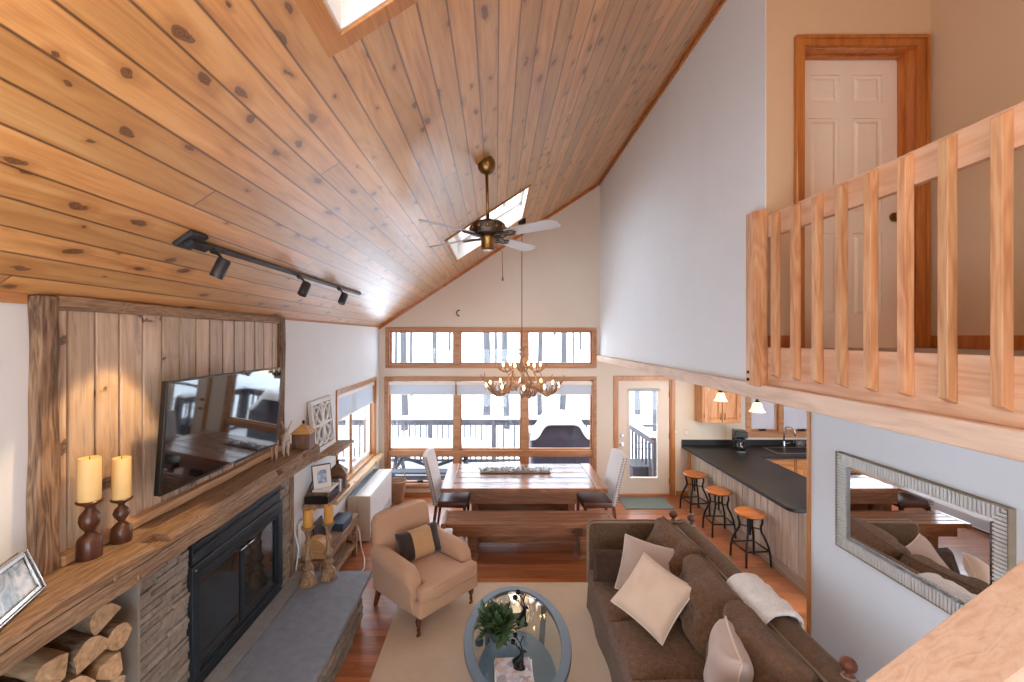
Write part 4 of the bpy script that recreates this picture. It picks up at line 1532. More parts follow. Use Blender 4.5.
def fbox(mb, u0, u1, v0, v1, w0, w1):
    mb.hexa([f0 + fu * u + fup * v + fn_ * w for w in (w0, w1) for u, v in ((u0, v0), (u1, v0), (u1, v1), (u0, v1))])
for q in ((0, .045, 0, .24), (.145, .19, 0, .24), (.045, .145, 0, .05), (.045, .145, .19, .24)):
    fbox(mb, *q, 0, .014)
mb.build('frame_border', M['white'], pf, bevel=.002)
mb = MB()
fbox(mb, .045, .145, .05, .19, .002, .006)
mb.build('print', M['print'], pf)
mb = MB()
for q in ((-.006, 0, -.006, .246), (.19, .196, -.006, .246), (0, .19, .24, .246), (0, .19, -.006, 0)):
    fbox(mb, *q, -.012, .016)
mb.build('frame_edge', M['iron'], pf)
house_lantern((-1.90, 5.29, z), .19, .17, .11, 'dark wooden house-shaped lantern with steep roof on the middle shelf', M['lantern'], .25)
cb = MB()
pts = []
for i in range(25):
    s = i / 24
    pts.append((XL + .02 + .03 * math.sin(s * PI), 4.72 + .42 * s, z + .02 + .30 * math.sin(min(1, s * 1.15) * PI * .62) * (1 - .35 * s)))
cb.tube(pts, .007, 6)
o = cb.build('cable', M['black'], base=(XL + .02, 4.72, z), smooth=True)
tag(o, 'black cable looping up the wall behind the cable box', 'cable')

# low console below: shelf unit against the wall
cs = thing('console_shelf', 'low weathered plank console under the wall shelves', 'console', (-1.93, 5.1, 0))
MB().box(XL + .02, -1.78, 4.46, 5.72, .49, .53).build('console_top', M['shelf'], cs, bevel=.005)
MB().box(XL + .02, -1.80, 4.50, 5.66, .14, .17).build('lower_shelf', M['shelf'], cs, bevel=.004)
for y in (4.48, 5.64):
    for x in (XL + .03, -1.85):
        MB().box(x, x + .055, y, y + .055, 0, .49).build('leg', M['shelf'], cs, bevel=.004)
MB().box(-1.81, -1.785, 4.54, 5.64, .42, .49).build('front_rail', M['shelf'], cs, bevel=.003)
# on the console
z = .53
bb = thing('box', 'dark blue flat box on the low console beside the heater', 'box', (-1.9, 5.35, z))
MB().box(-1.98, -1.80, 5.18, 5.52, z, z + .065).build('box_body', M['bluebox'], bb, bevel=.004)
MB().box(-1.985, -1.795, 5.175, 5.525, z + .065, z + .09).build('box_lid', M['bluebox'], bb, bevel=.005)
dk = MB().obox((-1.955, 4.86, z + .135), (.02, .26, .27), Matrix.Rotation(-.18, 3, 'Y')).build('framed_board', M['black'], base=(-1.96, 4.86, z), bevel=.003)
tag(dk, 'black square board leaning on the low console behind the candlesticks', 'board')
wp = MB().box(-2.05, -2.02, 4.55, 5.02, z, z + .36).build('white_board', M['white'], base=(-2.03, 4.8, z), bevel=.003)
tag(wp, 'white panel standing against the wall behind the black board', 'board')
ar = thing('arched_box', 'tan arch-topped wooden box behind the two candlesticks', 'box', (-1.85, 4.62, .48))
mb = MB()
ac, arr = -1.86, .12
prof = [(ac - arr, z), (ac + arr, z), (ac + arr, z + .12)] + [(ac + arr * math.cos(a), z + .12 + arr * .75 * math.sin(a)) for a in [PI * i / 12 for i in range(1, 12)]] + [(ac - arr, z + .12)]
mb.prism(prof, 'y', 4.50, 4.64)
mb.build('box_body', M['tanw'], ar, bevel=.004)
MB().box(ac - arr - .015, ac + arr + .015, 4.485, 4.66, z, z + .022).build('plinth', M['lantern'], ar, bevel=.003)
cc = MB().tube([(XL + .03, 4.44, .98), (XL + .05, 4.43, .85), (XL + .09, 4.43, .68), (XL + .07, 4.43, .55), (XL + .03, 4.45, .3), (XL + .03, 4.5, .02)], .008, 6).build('cable', M['white'], base=(XL + .05, 4.44, .02), smooth=True)
tag(cc, 'white cable hanging down the wall by the stone edge post', 'cable')
c2_ = MB().tube([(-1.84, 5.76, .44), (-1.80, 5.78, .25), (-1.74, 5.70, .08), (-1.66, 5.55, .012), (-1.60, 5.35, .01), (-1.62, 5.1, .01)], .009, 6).build('cable', M['white'], base=(-1.7, 5.6, .01), smooth=True)
tag(c2_, 'white cable running down to the floor beside the console leg', 'cable')

# candlesticks on the hearth
pC = [(.075, 0), (.078, .012), (.074, .03), (.062, .045), (.058, .075), (.064, .085), (.050, .10), (.030, .115), (.026, .135), (.046, .150), (.050, .165), (.032, .180), (.022, .20), (.030, .225), (.046, .24), (.048, .262), (.030, .285), (.022, .31), (.026, .34), (.020, .37), (.032, .39), (.026, .405), (.018, .43), (.020, .46), (.028, .48), (.034, .50), (.056, .525), (.062, .54), (.058, .545), (.045, .543)]
for (px, Y, lb) in ((308, 4.17, 'carved wooden candlestick with amber candle, left of the pair on the hearth'), (328.5, 4.27, 'carved wooden candlestick with amber candle, right of the pair, nearer the armchair')):
    x = FX(px, Y)
    r = thing('candlestick', lb, 'candlestick', (x, Y, HH), group='candlesticks on the hearth')
    MB().lathe([(.085, 0), (.088, .01), (.086, .03), (.068, .05), (.066, .07), (.06, .078)], (x, Y, HH), 6).build('hexagonal_base', M['driftw'], r, bevel=.003)
    MB().lathe([q for q in pC if q[1] >= .07], (x, Y, HH), 24).build('turned_stem', M['driftw'], r, smooth='auto', angle=50)
    t0 = HH + .543
    c = MB().lathe([(.042, 0), (.044, .005), (.044, .155), (.038, .165), (.02, .158), (.005, .156)], (x, Y, t0), 24).build('candle', M['wax2'], r, smooth='auto', angle=50)
    MB().tube([(x, Y, t0 + .154), (x + .002, Y, t0 + .172)], .002, 6).build('wick', M['black'], c)

# firewood in the niche
rn = random.Random(21)
labels = ['pale round-ended', 'broad split', 'narrow split', 'wedge-shaped', 'bark-backed', 'reddish split', 'short thick', 'half-round', 'thin split', 'pale split', 'dark split', 'flat-faced']


def log(y, z, r, kind, L, x_end, rot, yaw):
    mb = MB()
    n = 14
    pts = []
    if kind == 'round':
        pts = [(r * math.cos(2 * PI * i / n) * rn.uniform(.92, 1.05), r * math.sin(2 * PI * i / n) * rn.uniform(.92, 1.05)) for i in range(n)]
    elif kind == 'half':
        pts = [(r * 1.2 * math.cos(PI * i / 8) * rn.uniform(.95, 1.05), r * 1.75 * math.sin(PI * i / 8) - r * .8) for i in range(9)]
    else:
        a0 = .8
        pts = [(-r * .35, -r * .95), (r * .4, -r * .9)] + [(r * 1.4 * math.sin(a0 - 2 * a0 * i / 6), r * (1.6 * math.cos(a0 - 2 * a0 * i / 6)) - r * .62) for i in range(7)]
    ca, sa = math.cos(rot), math.sin(rot)
    pts = [(p * ca - q * sa, p * sa + q * ca) for p, q in pts]
    K = 5
    rings = []
    sk = rn.uniform(-.05, .05)
    for k in range(K + 1):
        x = x_end - L + L * k / K
        w = 1 + rn.uniform(-.05, .05)
        s_, c_ = math.sin(yaw), math.cos(yaw)
        xx = x - x_end
        rings.append([(x_end + xx * c_ - p * w * s_ + (rn.uniform(-.008, .008) if k == K else 0), y + xx * s_ + p * w * c_, z + q * w) for p, q in pts])
    mb.cur = 0
    mb.loft(rings, caps=False)
    mb.cur = 1
    m = len(pts)
    vs = rings[0] + rings[-1]
    mb.add(rings[-1], [tuple(range(m))])
    mb.add(rings[0], [tuple(reversed(range(m)))])
    return mb


rows = [
    # y, z, r, kind, x_end, rot  (ends look out into the room)
    (1.62, .865, .066, 'round', -2.02, 0, 'round log end low at the far left of the firewood pile'),
    (1.79, .865, .068, 'half', -2.06, .2, 'half-round firewood log low on the left of the pile'),
    (1.96, .865, .068, 'wedge', -2.02, .1, 'wedge firewood log low in the middle of the pile'),
    (2.12, .865, .066, 'half', -2.05, .1, 'half-round firewood log low near the niche wall'),
    (1.70, 1.00, .068, 'wedge', -2.05, .4, 'wedge firewood log in the second row at the far left'),
    (1.87, 1.00, .070, 'round', -2.02, 0, 'pale round log end low below the photo frame corner'),
    (2.03, 1.00, .070, 'half', -2.05, .3, 'half-round split log under the broad flat split log'),
    (2.18, .995, .062, 'wedge', -2.02, .2, 'wedge log low beside the plaster niche wall'),
    (1.66, 1.135, .066, 'half', -2.08, .1, 'half-round log resting high at the left under the mantel'),
    (1.82, 1.14, .072, 'round', -2.02, 0, 'round log end just under the mantel at the left of the pile'),
    (1.99, 1.14, .076, 'half', -2.03, .15, 'broad flat split log in the middle of the visible firewood'),
    (2.155, 1.13, .066, 'wedge', -2.00, .5, 'slanting wedge log right of the broad flat split log'),
    (1.93, 1.285, .066, 'wedge', -2.07, .2, 'wedge log tucked close under the mantel bottom'),
    (2.07, 1.28, .066, 'half', -2.03, .4, 'half-round log under the mantel left of the topmost log'),
    (2.20, 1.265, .060, 'round', -2.00, 0, 'round log end highest beside the plaster niche wall'),
    (2.14, 1.405, .058, 'half', -2.03, .5, 'topmost split log of the firewood pile under the mantel'),
]
for (y, z, r, kind, xe, rot, lb) in rows:
    L = rn.uniform(.36, .42)
    y += .07
    xe += .06
    z += .012
    o = log(y, z, r, kind, L, xe, rot, rn.uniform(-.42, -.22)).build('firewood_log', [M['bark'] if kind != 'wedge' else M['split'], M['split']], base=(xe - L / 2, y, z - r), smooth='auto', angle=35)
    tag(o, lb, 'firewood', 'firewood logs in the niche')
# ------------------------------------------------------------------ dining table, benches, chairs
TX0, TX1, TY0, TY1 = -.75, 1.52, 5.965, 7.145
tb = thing('dining_table', 'long plank dining table with breadboard ends before the big window', 'table', (.385, 6.55, 0))
mb = MB().box(TX0 + .15, TX1 - .15, TY0 + .02, TY1 - .02, .71, .74)
for k in range(5):
    w_ = (TY1 - TY0) / 5
    mb.box(TX0 + .151, TX1 - .151, TY0 + k * w_ + .005, TY0 + (k + 1) * w_ - .005, .712, .765)
mb.build('tabletop', M['table'], tb, bevel=.007)
for a, b in ((TX0, TX0 + .149), (TX1 - .149, TX1)):
    MB().box(a, b, TY0 - .004, TY1 + .004, .708, .767).build('breadboard_end', M['tabley'], tb, bevel=.005)
mb = MB()
for a, b, c, d in ((-.36, 1.13, 6.16, 6.20), (-.36, 1.13, 6.91, 6.95), (-.36, -.32, 6.20, 6.91), (1.09, 1.13, 6.20, 6.91)):
    mb.box(a, b, c, d, .48, .709)
mb.build('apron', M['tablex'], tb, bevel=.004)
for x in (-.30, 1.07):
    mb = MB()
    mb.box(x - .05, x + .05, 6.25, 6.86, .09, .70).box(x - .07, x + .07, 6.08, 7.03, 0, .09)
    mb.build('trestle_leg', M['tablex'], tb, bevel=.006)
MB().box(-.25, 1.02, 6.52, 6.58, .22, .34).build('stretcher', M['tablex'], tb, bevel=.005)

M['benchtop'] = wood('bench_top', (lin(108, 66, 44), lin(154, 104, 74), lin(184, 136, 102)), 'x', plank=0.1105, pax='y', off=5.508, rough=0.28, coat=0.5, rings=0.8,
                     vary=0.25, seam=0.014, knots=0.25, kscale=3.0, seamdark=0.25)
bn = thing('dining_bench', 'long plank bench along the near side of the dining table', 'bench', (.42, 5.73, 0))
mb = MB().box(-.69 + .06, 1.53 - .06, 5.52, 5.94, .42, .452)
for k in range(4):
    mb.box(-.69 + .061, 1.53 - .061, 5.51 + k * .11 + .005, 5.51 + (k + 1) * .11 - .005, .422, .478)
mb.build('bench_top', M['benchtop'], bn, bevel=.007)
for a, b in ((-.69, -.631), (1.471, 1.53)):
    MB().box(a, b, 5.506, 5.954, .418, .480).build('breadboard_end', M['tabley'], bn, bevel=.004)
MB().box(-.55, 1.40, 5.55, 5.585, .30, .419).box(-.55, 1.40, 5.875, 5.91, .30, .419).build('apron', M['tablex'], bn, bevel=.004)
for x in (-.30, 1.13):
    MB().box(x - .06, x + .06, 5.60, 5.86, .06, .41).box(x - .075, x + .075, 5.55, 5.91, 0, .06).build('bench_leg', M['tablex'], bn, bevel=.006)
MB().box(-.22, 1.05, 5.71, 5.75, .15, .24).build('stretcher', M['tablex'], bn, bevel=.004)

# centrepiece
cp = thing('table_centrepiece', 'frosted greenery garland in a slim tray along the dining table', 'centrepiece', (.31, 6.66, .766))
MB().box(-.24, .82, 6.60, 6.72, .766, .785).build('tray', M['lantern'], cp, bevel=.004)
rn = random.Random(3)
mb = MB()
for i in range(330):
    x = rn.uniform(-.26, .84)
    y = 6.66 + rn.uniform(-.075, .075)
    z = .79 + rn.uniform(0, .03)
    a, e = rn.uniform(0, 6.28), rn.uniform(.2, 1.2)
    L = rn.uniform(.03, .06)
    d = Vector((math.cos(a) * math.cos(e), math.sin(a) * math.cos(e), math.sin(e))) * L
    s = Vector((-math.sin(a), math.cos(a), 0)) * .007
    p = Vector((x, y, z))
    mb.add([p, p + d * .5 + s, p + d, p + d * .5 - s], [(0, 1, 2, 3)])
o = mb.build('greenery', plain('frosted_green', lin(92, 96, 82), .6, .35, 30), cp)
mb = MB()
for i in range(70):
    x = rn.uniform(-.25, .83)
    mb.ball((x, 6.66 + rn.uniform(-.06, .06), .81 + rn.uniform(-.01, .025)), rn.uniform(.008, .014), seg=6, rings=4)
mb.build('frosted_berries', plain('frost_berry', lin(206, 204, 200), .7, .15, 30), cp, smooth=True)


M['nail'] = plain('nailhead', lin(70, 58, 50), 0.6, 0.1, 30)


def dining_chair(loc, rz, label):
    """upholstered parsons chair facing local +x"""
    r = thing('dining_chair', label, 'chair', loc, rz, group='upholstered dining chairs', local=True)
    mb = MB()
    mb.box(-.22, .24, -.235, .235, .41, .50)
    mb.build('seat', M['leather'], r, bevel=.03, bseg=4, smooth=True)
    # back: slab leaning back with an arched top
    rings = []
    N = 10
    for side in (0, 1):
        pass
    mb = MB()
    def bp(s, w, f):
        # s height fraction, w half width position -1..1, f: front (1) or rear (0)
        z = .44 + s * .69
        x = -.205 - s * .13 - s * s * .03 + (.035 if f else -.035)
        return Vector((x, w * (.235 + .01 * s), z))
    for k in range(N + 1):
        s = k / N
        if k == N:
            hw = .235
        ring = []
        for w in (-1, -.6, -.2, .2, .6, 1):
            p = bp(s, w, 1)
            if k == N:
                p.z += .035 * (1 - w * w)
            ring.append(p)
        for w in (1, .6, .2, -.2, -.6, -1):
            p = bp(s, w, 0)
            if k == N:
                p.z += .035 * (1 - w * w)
            ring.append(p)
        rings.append(ring)
    mb.loft(rings)
    mb.cur = 1
    for w in (-1, 1):
        for k in range(19):
            s = .03 + k / 18 * .93
            for f in (1, 0):
                p = bp(s, w * 1.0, f)
                mb.ball((p.x + (-.012 if f else .012), p.y + w * .003, p.z), .010, seg=6, rings=4)
    mb.build('backrest', [M['linen'], M['nail']], r, bevel=.006, bseg=2, smooth='auto', angle=60)
    for x, y, dx in ((.20, .20, 0), (.20, -.20, 0), (-.20, .20, -.06), (-.20, -.20, -.06)):
        mb = MB()
        t = .022
        b = .016
        mb.hexa([(x + dx - b, y - b, 0), (x + dx + b, y - b, 0), (x + dx + b, y + b, 0), (x + dx - b, y + b, 0), (x - t, y - t, .43), (x + t, y - t, .43), (x + t, y + t, .43), (x - t, y + t, .43)])
        mb.build('leg', M['legw'], r, bevel=.003)
    return r


dining_chair((-.63, 6.42, 0), math.radians(-4), 'linen-backed chair with leather seat at the left end of the dining table')
dining_chair((1.44, 6.40, 0), math.radians(184), 'linen-backed chair with leather seat at the right end of the dining table')

# ------------------------------------------------------------------ floor heater and basket by the left wall
ht = thing('floor_heater', 'white floor-standing heater under the side window', 'heater', (-1.89, 6.7, 0))
HX0, HX1, HYa, HYb = -2.045, -1.735, 6.05, 7.32
mb = MB()
mb.box(HX0, HX1, HYa + .02, HYb - .02, .03, .60)
mb.build('casing', M['heater'], ht, bevel=.012, bseg=3)
for a, b in ((HYa, HYa + .022), (HYb - .022, HYb)):
    MB().box(HX0, HX0 + .145, a, b, .01, .63).build('end_panel', M['heatside'], ht, bevel=.006)
    MB().box(HX0 + .15, HX1 + .004, a, b, .01, .63).build('end_panel', M['heatside'], ht, bevel=.006)
MB().box(HX0 + .10, HX1 + .004, HYa + .022, HYb - .022, .60, .63).build('top_panel', M['heater'], ht, bevel=.006)
mb = MB()
mb.box(HX0, HX0 + .09, HYa + .022, HYb - .022, .598, .612)
for i in range(4):
    mb.box(HX0 + .012 + i * .02, HX0 + .02 + i * .02, HYa + .03, HYb - .03, .612, .622)
mb.build('outlet_grille', M['steel'], ht)
mb = MB()
for i in range(6):
    mb.box(HX1 - .004, HX1 + .003, HYa + .1, HYb - .1, .06 + i * .022, .068 + i * .022)
mb.build('intake_grille', M['steel'], ht)
MB().box(HX1 - .001, HX1 + .006, HYa + .06, HYa + .16, .05, .16).build('badge', M['bluebox'], ht)
MB().box(HX0 + .02, HX1 - .02, HYa + .05, HYb - .05, 0, .03).build('plinth', M['black'], ht)

bk = thing('wicker_basket', 'tall round wicker basket with a hoop handle beside the heater', 'basket', (-1.70, 7.57, 0))
BX, BY, BH = -1.71, 7.58, .34
rb = lambda z: .10 + .055 * (z / BH) ** .8
mb = MB()
nst = 22
for k in range(nst):
    a = 2 * PI * k / nst
    mb.tube([(BX + rb(z) * math.cos(a), BY + rb(z) * math.sin(a), z + .005) for z in (0, BH * .33, BH * .66, BH)], .005, 5)
for j in range(22):
    z = .008 + j * BH / 21.5
    pts = []
    for k in range(nst * 2):
        a = 2 * PI * k / (nst * 2)
        rr = rb(z) + .006 * (1 if (k // 1 + j) % 2 else -1)
        pts.append(Vector((BX + rr * math.cos(a), BY + rr * math.sin(a), z)))
    closed_tube(mb, pts, .0075, 5)
mb.lathe([(.095, .002), (.10, .012)], (BX, BY, 0), 22)
mb.build('woven_body', M['wicker'], bk, smooth=True)
mb = MB()
closed_tube(mb, [Vector((BX + .158 * math.cos(2 * PI * k / 28), BY + .158 * math.sin(2 * PI * k / 28), BH + .004)) for k in range(28)], .013, 6)
mb.build('rim', M['wicker'], bk, smooth=True)
MB().tube([(BX - .155 * math.cos(PI * s / 16), BY, BH + .25 * math.sin(PI * s / 16)) for s in range(17)], .009, 7).build('handle', M['wicker'], bk, smooth=True)

# ------------------------------------------------------------------ chandelier
CHX, CHY = .40, 6.80
ch = thing('antler_chandelier', 'two-tier antler chandelier with lit candle bulbs over the dining table', 'chandelier', (CHX, CHY, 1.93))
rn = random.Random(8)


def antler(az, r0, z0, zlow, r1, z1, sweep, th):
    mb = MB()
    N = 12
    pts, rs = [], []
    for k in range(N + 1):
        s = k / N
        r = r0 + (r1 - r0) * (s ** .8)
        z = z0 + (zlow - z0) * math.sin(min(1, s / .45) * PI / 2) if s < .45 else zlow + (z1 - zlow) * ((s - .45) / .55) ** 1.7
        a = az + sweep * math.sin(s * PI * .9)
        pts.append(Vector((CHX + r * math.cos(a), CHY + r * math.sin(a), z)))
        rs.append(th * (1.1 - .75 * s * s))
    mb.tube(pts, rs, 7)
    for k, L, da in ((3, .13, -.5), (5, .19, .55), (7, .17, -.5), (8, .15, .45), (10, .10, -.35)):
        p = pts[k]
        a = az + da * 1.6
        out = Vector((math.cos(a), math.sin(a), 0))
        L *= (r1 - r0) / .5
        q = [p, p + out * L * .35 + Vector((0, 0, L * .35)), p + out * L * .42 + Vector((0, 0, L * .95))]
        mb.tube(q, [th * .75, th * .5, th * .12], 6)
    return mb


nl, nu = 13, 8
for i in range(nl):
    a = 2 * PI * i / nl + .16
    antler(a + rn.uniform(-.06, .06), .20, 2.10, 1.935 + rn.uniform(0, .015), .69 + rn.uniform(-.05, .02), 2.22 + rn.uniform(-.03, .03), .35 * (1 if i % 2 else -1), .017).build('antler', M['antler'], ch, smooth=True)
for i in range(nu):
    a = 2 * PI * i / nu + .4
    antler(a + rn.uniform(-.06, .06), .05, 2.40, 2.275 + rn.uniform(0, .01), .42 + rn.uniform(-.02, .02), 2.43 + rn.uniform(-.02, .02), .3 * (1 if i % 2 else -1), .013).build('antler', M['antler'], ch, smooth=True)
for i in range(9):
    a = 2 * PI * i / 9 + .5
    antler(a, .30, 2.02, 1.95 + rn.uniform(0, .02), .56 + rn.uniform(-.04, .03), 2.16 + rn.uniform(-.03, .04), -.4 * (1 if i % 2 else -1), .013).build('antler', M['antler'], ch, smooth=True)
# central upright and crown of antlers
mb = MB()
mb.tube([(CHX, CHY, 2.0), (CHX + .01, CHY, 2.2), (CHX - .008, CHY, 2.45), (CHX, CHY, 2.68)], [.03, .032, .026, .014], 9)
for i in range(7):
    a = i * 2.4
    z = 2.5 + .025 * i
    mb.tube([(CHX, CHY, z), (CHX + .07 * math.cos(a), CHY + .07 * math.sin(a), z + .05), (CHX + .13 * math.cos(a), CHY + .13 * math.sin(a), z + .04)], [.014, .010, .003], 6)
for i in range(5):
    a = i * 2 * PI / 5
    mb.tube([(CHX + .26 * math.cos(a), CHY + .26 * math.sin(a), 1.97), (CHX + .25 * math.cos(a + .2), CHY + .25 * math.sin(a + .2), 2.15), (CHX + .17 * math.cos(a), CHY + .17 * math.sin(a), 2.31)], [.014, .016, .011], 7)
mb.build('antler_stem', M['antler'], ch, smooth=True)


def bulb(a, r, z):
    x, y = CHX + r * math.cos(a), CHY + r * math.sin(a)
    sl = MB().lathe([(.020, 0), (.022, .006), (.013, .010), (.012, .055)], (x, y, z), 10).build('candle_sleeve', M['cream'], ch, smooth='auto')
    MB().lathe([(.009, .055), (.016, .072), (.017, .085), (.011, .105), (.003, .122)], (x, y, z), 10).build('bulb', M['bulb'], sl, smooth=True)


for i in range(10):
    bulb(2 * PI * i / 10 + .30, .52 + .05 * (i % 2), 2.015)
for i in range(6):
    bulb(2 * PI * i / 6 + .1, .29, 2.315)
MB().tube([(CHX, CHY, 2.68), (CHX, CHY, zc(CHX) - .05)], .006, 6).build('hanging_rod', M['iron'], ch)
mb = MB()
zz = 2.72
cp_ = MB().lathe([(.012, -.07), (.05, -.06), (.062, -.03), (.062, .03)], (CHX, CHY, zc(CHX)), 20).build('ceiling_canopy', M['iron'], ch, smooth='auto')

# ------------------------------------------------------------------ ceiling fan
M['pewterd'] = plain('aged_bronze', lin(84, 74, 64), 0.4, 0.3, 60, metal=0.7)
fX, fY = -.078, 3.70
fan = thing('ceiling_fan', 'bronze ceiling fan with four pale blades on a long rod', 'ceiling fan', (fX, fY, 3.6))
zt = zc(fX)
zm = 3.66
mb = MB().ball((fX, fY, zt - .045), .075, .075, .085, 20, 12)
mb.build('canopy', M['brass'], fan, smooth=True)
MB().tube([(fX, fY, zt - .1), (fX + .01, fY, zm + .14)], .014, 10).build('downrod', M['brass'], fan, smooth=True)
fx = fX + .01
MB().lathe([(.03, .15), (.06, .135), (.125, .12), (.145, .10), (.145, .045), (.13, .02), (.09, .008), (.03, 0)][::-1], (fx, fY, zm), 32).build('motor_housing', M['pewterd'], fan, smooth='auto', angle=35)
mb = MB()
for i in range(12):
    a = 2 * PI * i / 12
    mb.ball((fx + .145 * math.cos(a), fY + .145 * math.sin(a), zm + .072), .016, .016, .02, 8, 6)
mb.build('housing_ornament', M['brass'], fan, smooth=True)
MB().lathe([(.045, -.11), (.055, -.10), (.058, -.03), (.065, -.02), (.065, .0)], (fx, fY, zm), 24).build('switch_housing', M['brass'], fan, smooth='auto', angle=35)
MB().lathe([(.005, -.123), (.03, -.118), (.044, -.109)], (fx, fY, zm), 20).build('end_cap', M['heater'], fan, smooth=True)
for a in (56, 143, 230, 323):
    ar_ = math.radians(a - 3)
    Mr = Matrix.Translation((fx, fY, zm + .005)) @ Matrix.Rotation(ar_, 4, 'Z') @ Matrix.Rotation(math.radians(-13), 4, 'X')
    # blade outline in local x (radial)
    prof = [(.20, .045), (.26, .058), (.48, .068), (.63, .070), (.675, .058), (.69, .03)]
    up_p = prof + [(x, -y) for x, y in reversed(prof)]
    mb = MB()
    vs = [Mr @ Vector((x, y, 0)) for x, y in up_p] + [Mr @ Vector((x, y, .008)) for x, y in up_p]
    n = len(up_p)
    mb.add(vs, [tuple(range(n)), tuple(range(2 * n - 1, n - 1, -1))] + [(i, i + n, (i + 1) % n + n, (i + 1) % n) for i in range(n)])
    bl = mb.build('blade', M['blade'], fan)
    mb = MB()
    for s in (-1, 1):
        mb.tube([Mr @ Vector((.075, s * .012, -.012)), Mr @ Vector((.13, s * .045, -.012)), Mr @ Vector((.19, s * .022, -.008)), Mr @ Vector((.25, s * .035, -.006)), Mr @ Vector((.29, 0, -.005))], .008, 6)
    mb.tube([Mr @ Vector((.07, 0, -.010)), Mr @ Vector((.27, 0, -.006))], .009, 6)
    mb.build('blade_iron', M['pewter'], bl, smooth=True)
mb = MB().tube([(fx + .055, fY, zm - .08), (fx + .12, fY + .02, zm - .12), (fx + .125, fY + .02, zm - .34)], .003, 5)
mb.ball((fx + .125, fY + .02, zm - .35), .008, .008, .02, 8, 6)
mb.build('pull_chain', M['brass'], fan, smooth=True)

# ------------------------------------------------------------------ track light
tr = thing('track_light', 'black ceiling track with three cylinder spotlights above the mantel', 'track light', (-1.56, 3.7, zc(-1.56)))
tx = -1.575
tdz = -.022
th_ = math.atan(SL)
Rm = Matrix.Rotation(-th_, 3, 'Y')
nrm_ = Vector((math.sin(th_), 0, -math.cos(th_)))
mb = MB()
mb.obox(Vector((tx, 3.72, zc(tx))) + nrm_ * .014, (.032, 2.72, .022), Rm)
mb.build('track', M['trackm'], tr, bevel=.003)
mb = MB()
mb.obox(Vector((tx, 2.26, zc(tx))) + nrm_ * .013, (.12, .12, .024), Rm)
mb.obox(Vector((tx, 2.30, zc(tx))) + nrm_ * .036, (.05, .15, .026), Rm)
mb.build('feed_canopy', M['trackm'], tr, bevel=.004)
for Y in (2.44, 3.50, 4.38):
    top = Vector((tx, Y, zc(tx))) + nrm_ * .026
    mb = MB()
    mb.obox(top + nrm_ * .012, (.03, .07, .024), Rm)
    el = top + nrm_ * .03 + Vector((.03, .0, -.03))
    mb.tube([top + nrm_ * .02, el, el + Vector((.015, 0, -.02))], .008, 6)
    hd = mb.build('spot_arm', M['trackm'], tr)
    dirv = Vector((-.42, -.12, -1) if Y == 2.44 else (-.25, -.4, -1)).normalized()
    if Y == 2.44:
        SPOT_AT, SPOT_DIR = el + Vector((.012, 0, 0)) + dirv * .135, dirv
    q = dirv.to_track_quat('-Z', 'Y').to_matrix().to_4x4()
    c = el + Vector((.012, 0, .0))
    mb = MB()
    mb.lathe([(.026, -.11), (.033, -.112), (.035, -.108), (.035, -.01), (.028, 0), (.01, .004)], c, 20, M=q)
    mb.build('spotlight', M['trackm'], tr, smooth='auto', angle=40)
# ------------------------------------------------------------------ rug
rg = MB().box(-1.03, 1.75, 1.9, 5.04, 0.0, .012).build('area_rug', M['rug'], base=(.3, 3.4, 0), bevel=.004)
tag(rg, 'large plain beige rug under the coffee table', 'rug')

# ------------------------------------------------------------------ armchair  (local: faces -y, x is width)
ac = thing('armchair', 'tan rolled-arm club chair on turned casters beside the hearth', 'armchair', (-.763, 4.625, .0), math.radians(48.0), local=True)
Wc, Dc = .76, .80
MB().box(-.385, .385, -.40, .36, .205, .34).build('seat_base', M['chairfab'], ac, bevel=.02, bseg=3, smooth=True)
# front border below cushion
MB().box(-.38, .38, -.43, -.33, .20, .345).build('front_border', M['chairfab'], ac, bevel=.02, bseg=3, smooth=True)
# seat cushion with T front
mb = MB()
prof = [(-.25, .22), (-.25, -.325), (-.365, -.34), (-.375, -.44), (-.25, -.46), (0, -.47), (.25, -.46), (.375, -.44), (.365, -.34), (.25, -.325), (.25, .22)]
mb.prism(prof, 'z', .338, .475)
mb.build('seat_cushion', M['chairfab'], ac, bevel=.035, bseg=4, smooth=True)
mb = MB()
pts = [Vector((x * 1.0, y - .003, .462)) for x, y in prof[4:-4]]
mb.tube(pts, .006, 6)
pts = [Vector((x * 1.0, y - .003, .352)) for x, y in prof[4:-4]]
mb.tube(pts, .006, 6)
mb.build('cushion_welt', M['chairfab'], ac, smooth=True)


def arm(s):
    rings = []
    for k in range(17):
        t = k / 16
        y = .34 - t * .66
        top = .665 - .05 * t
        rr = .088 + .008 * math.sin(t * PI)
        pull = 0.0
        if t > .78:
            q = (t - .78) / .22
            top -= .11 * (1 - math.sqrt(max(0, 1 - q * q)))
            pull = .03 * (1 - math.sqrt(max(0, 1 - q * q)))
        cxx = s * .338
        zc_ = top - rr
        ring = [Vector((s * .262, y, .22)), Vector((s * .255, y, zc_ - .06))]
        for i in range(11):
            a = PI * (1.12 - 1.3 * i / 10)
            ring.append(Vector((cxx + s * (rr - pull) * math.cos(a) * 1.02, y, zc_ + (rr - pull) * math.sin(a))))
        ring.append(Vector((s * .402, y, zc_ - .10)))
        ring.append(Vector((s * .385, y, .21)))
        rings.append(ring)
    mb = MB()
    mb.loft(rings)
    return mb.build('armrest', M['chairfab'], ac, smooth=True, bevel=.012, bseg=3)


arm(1)
arm(-1)
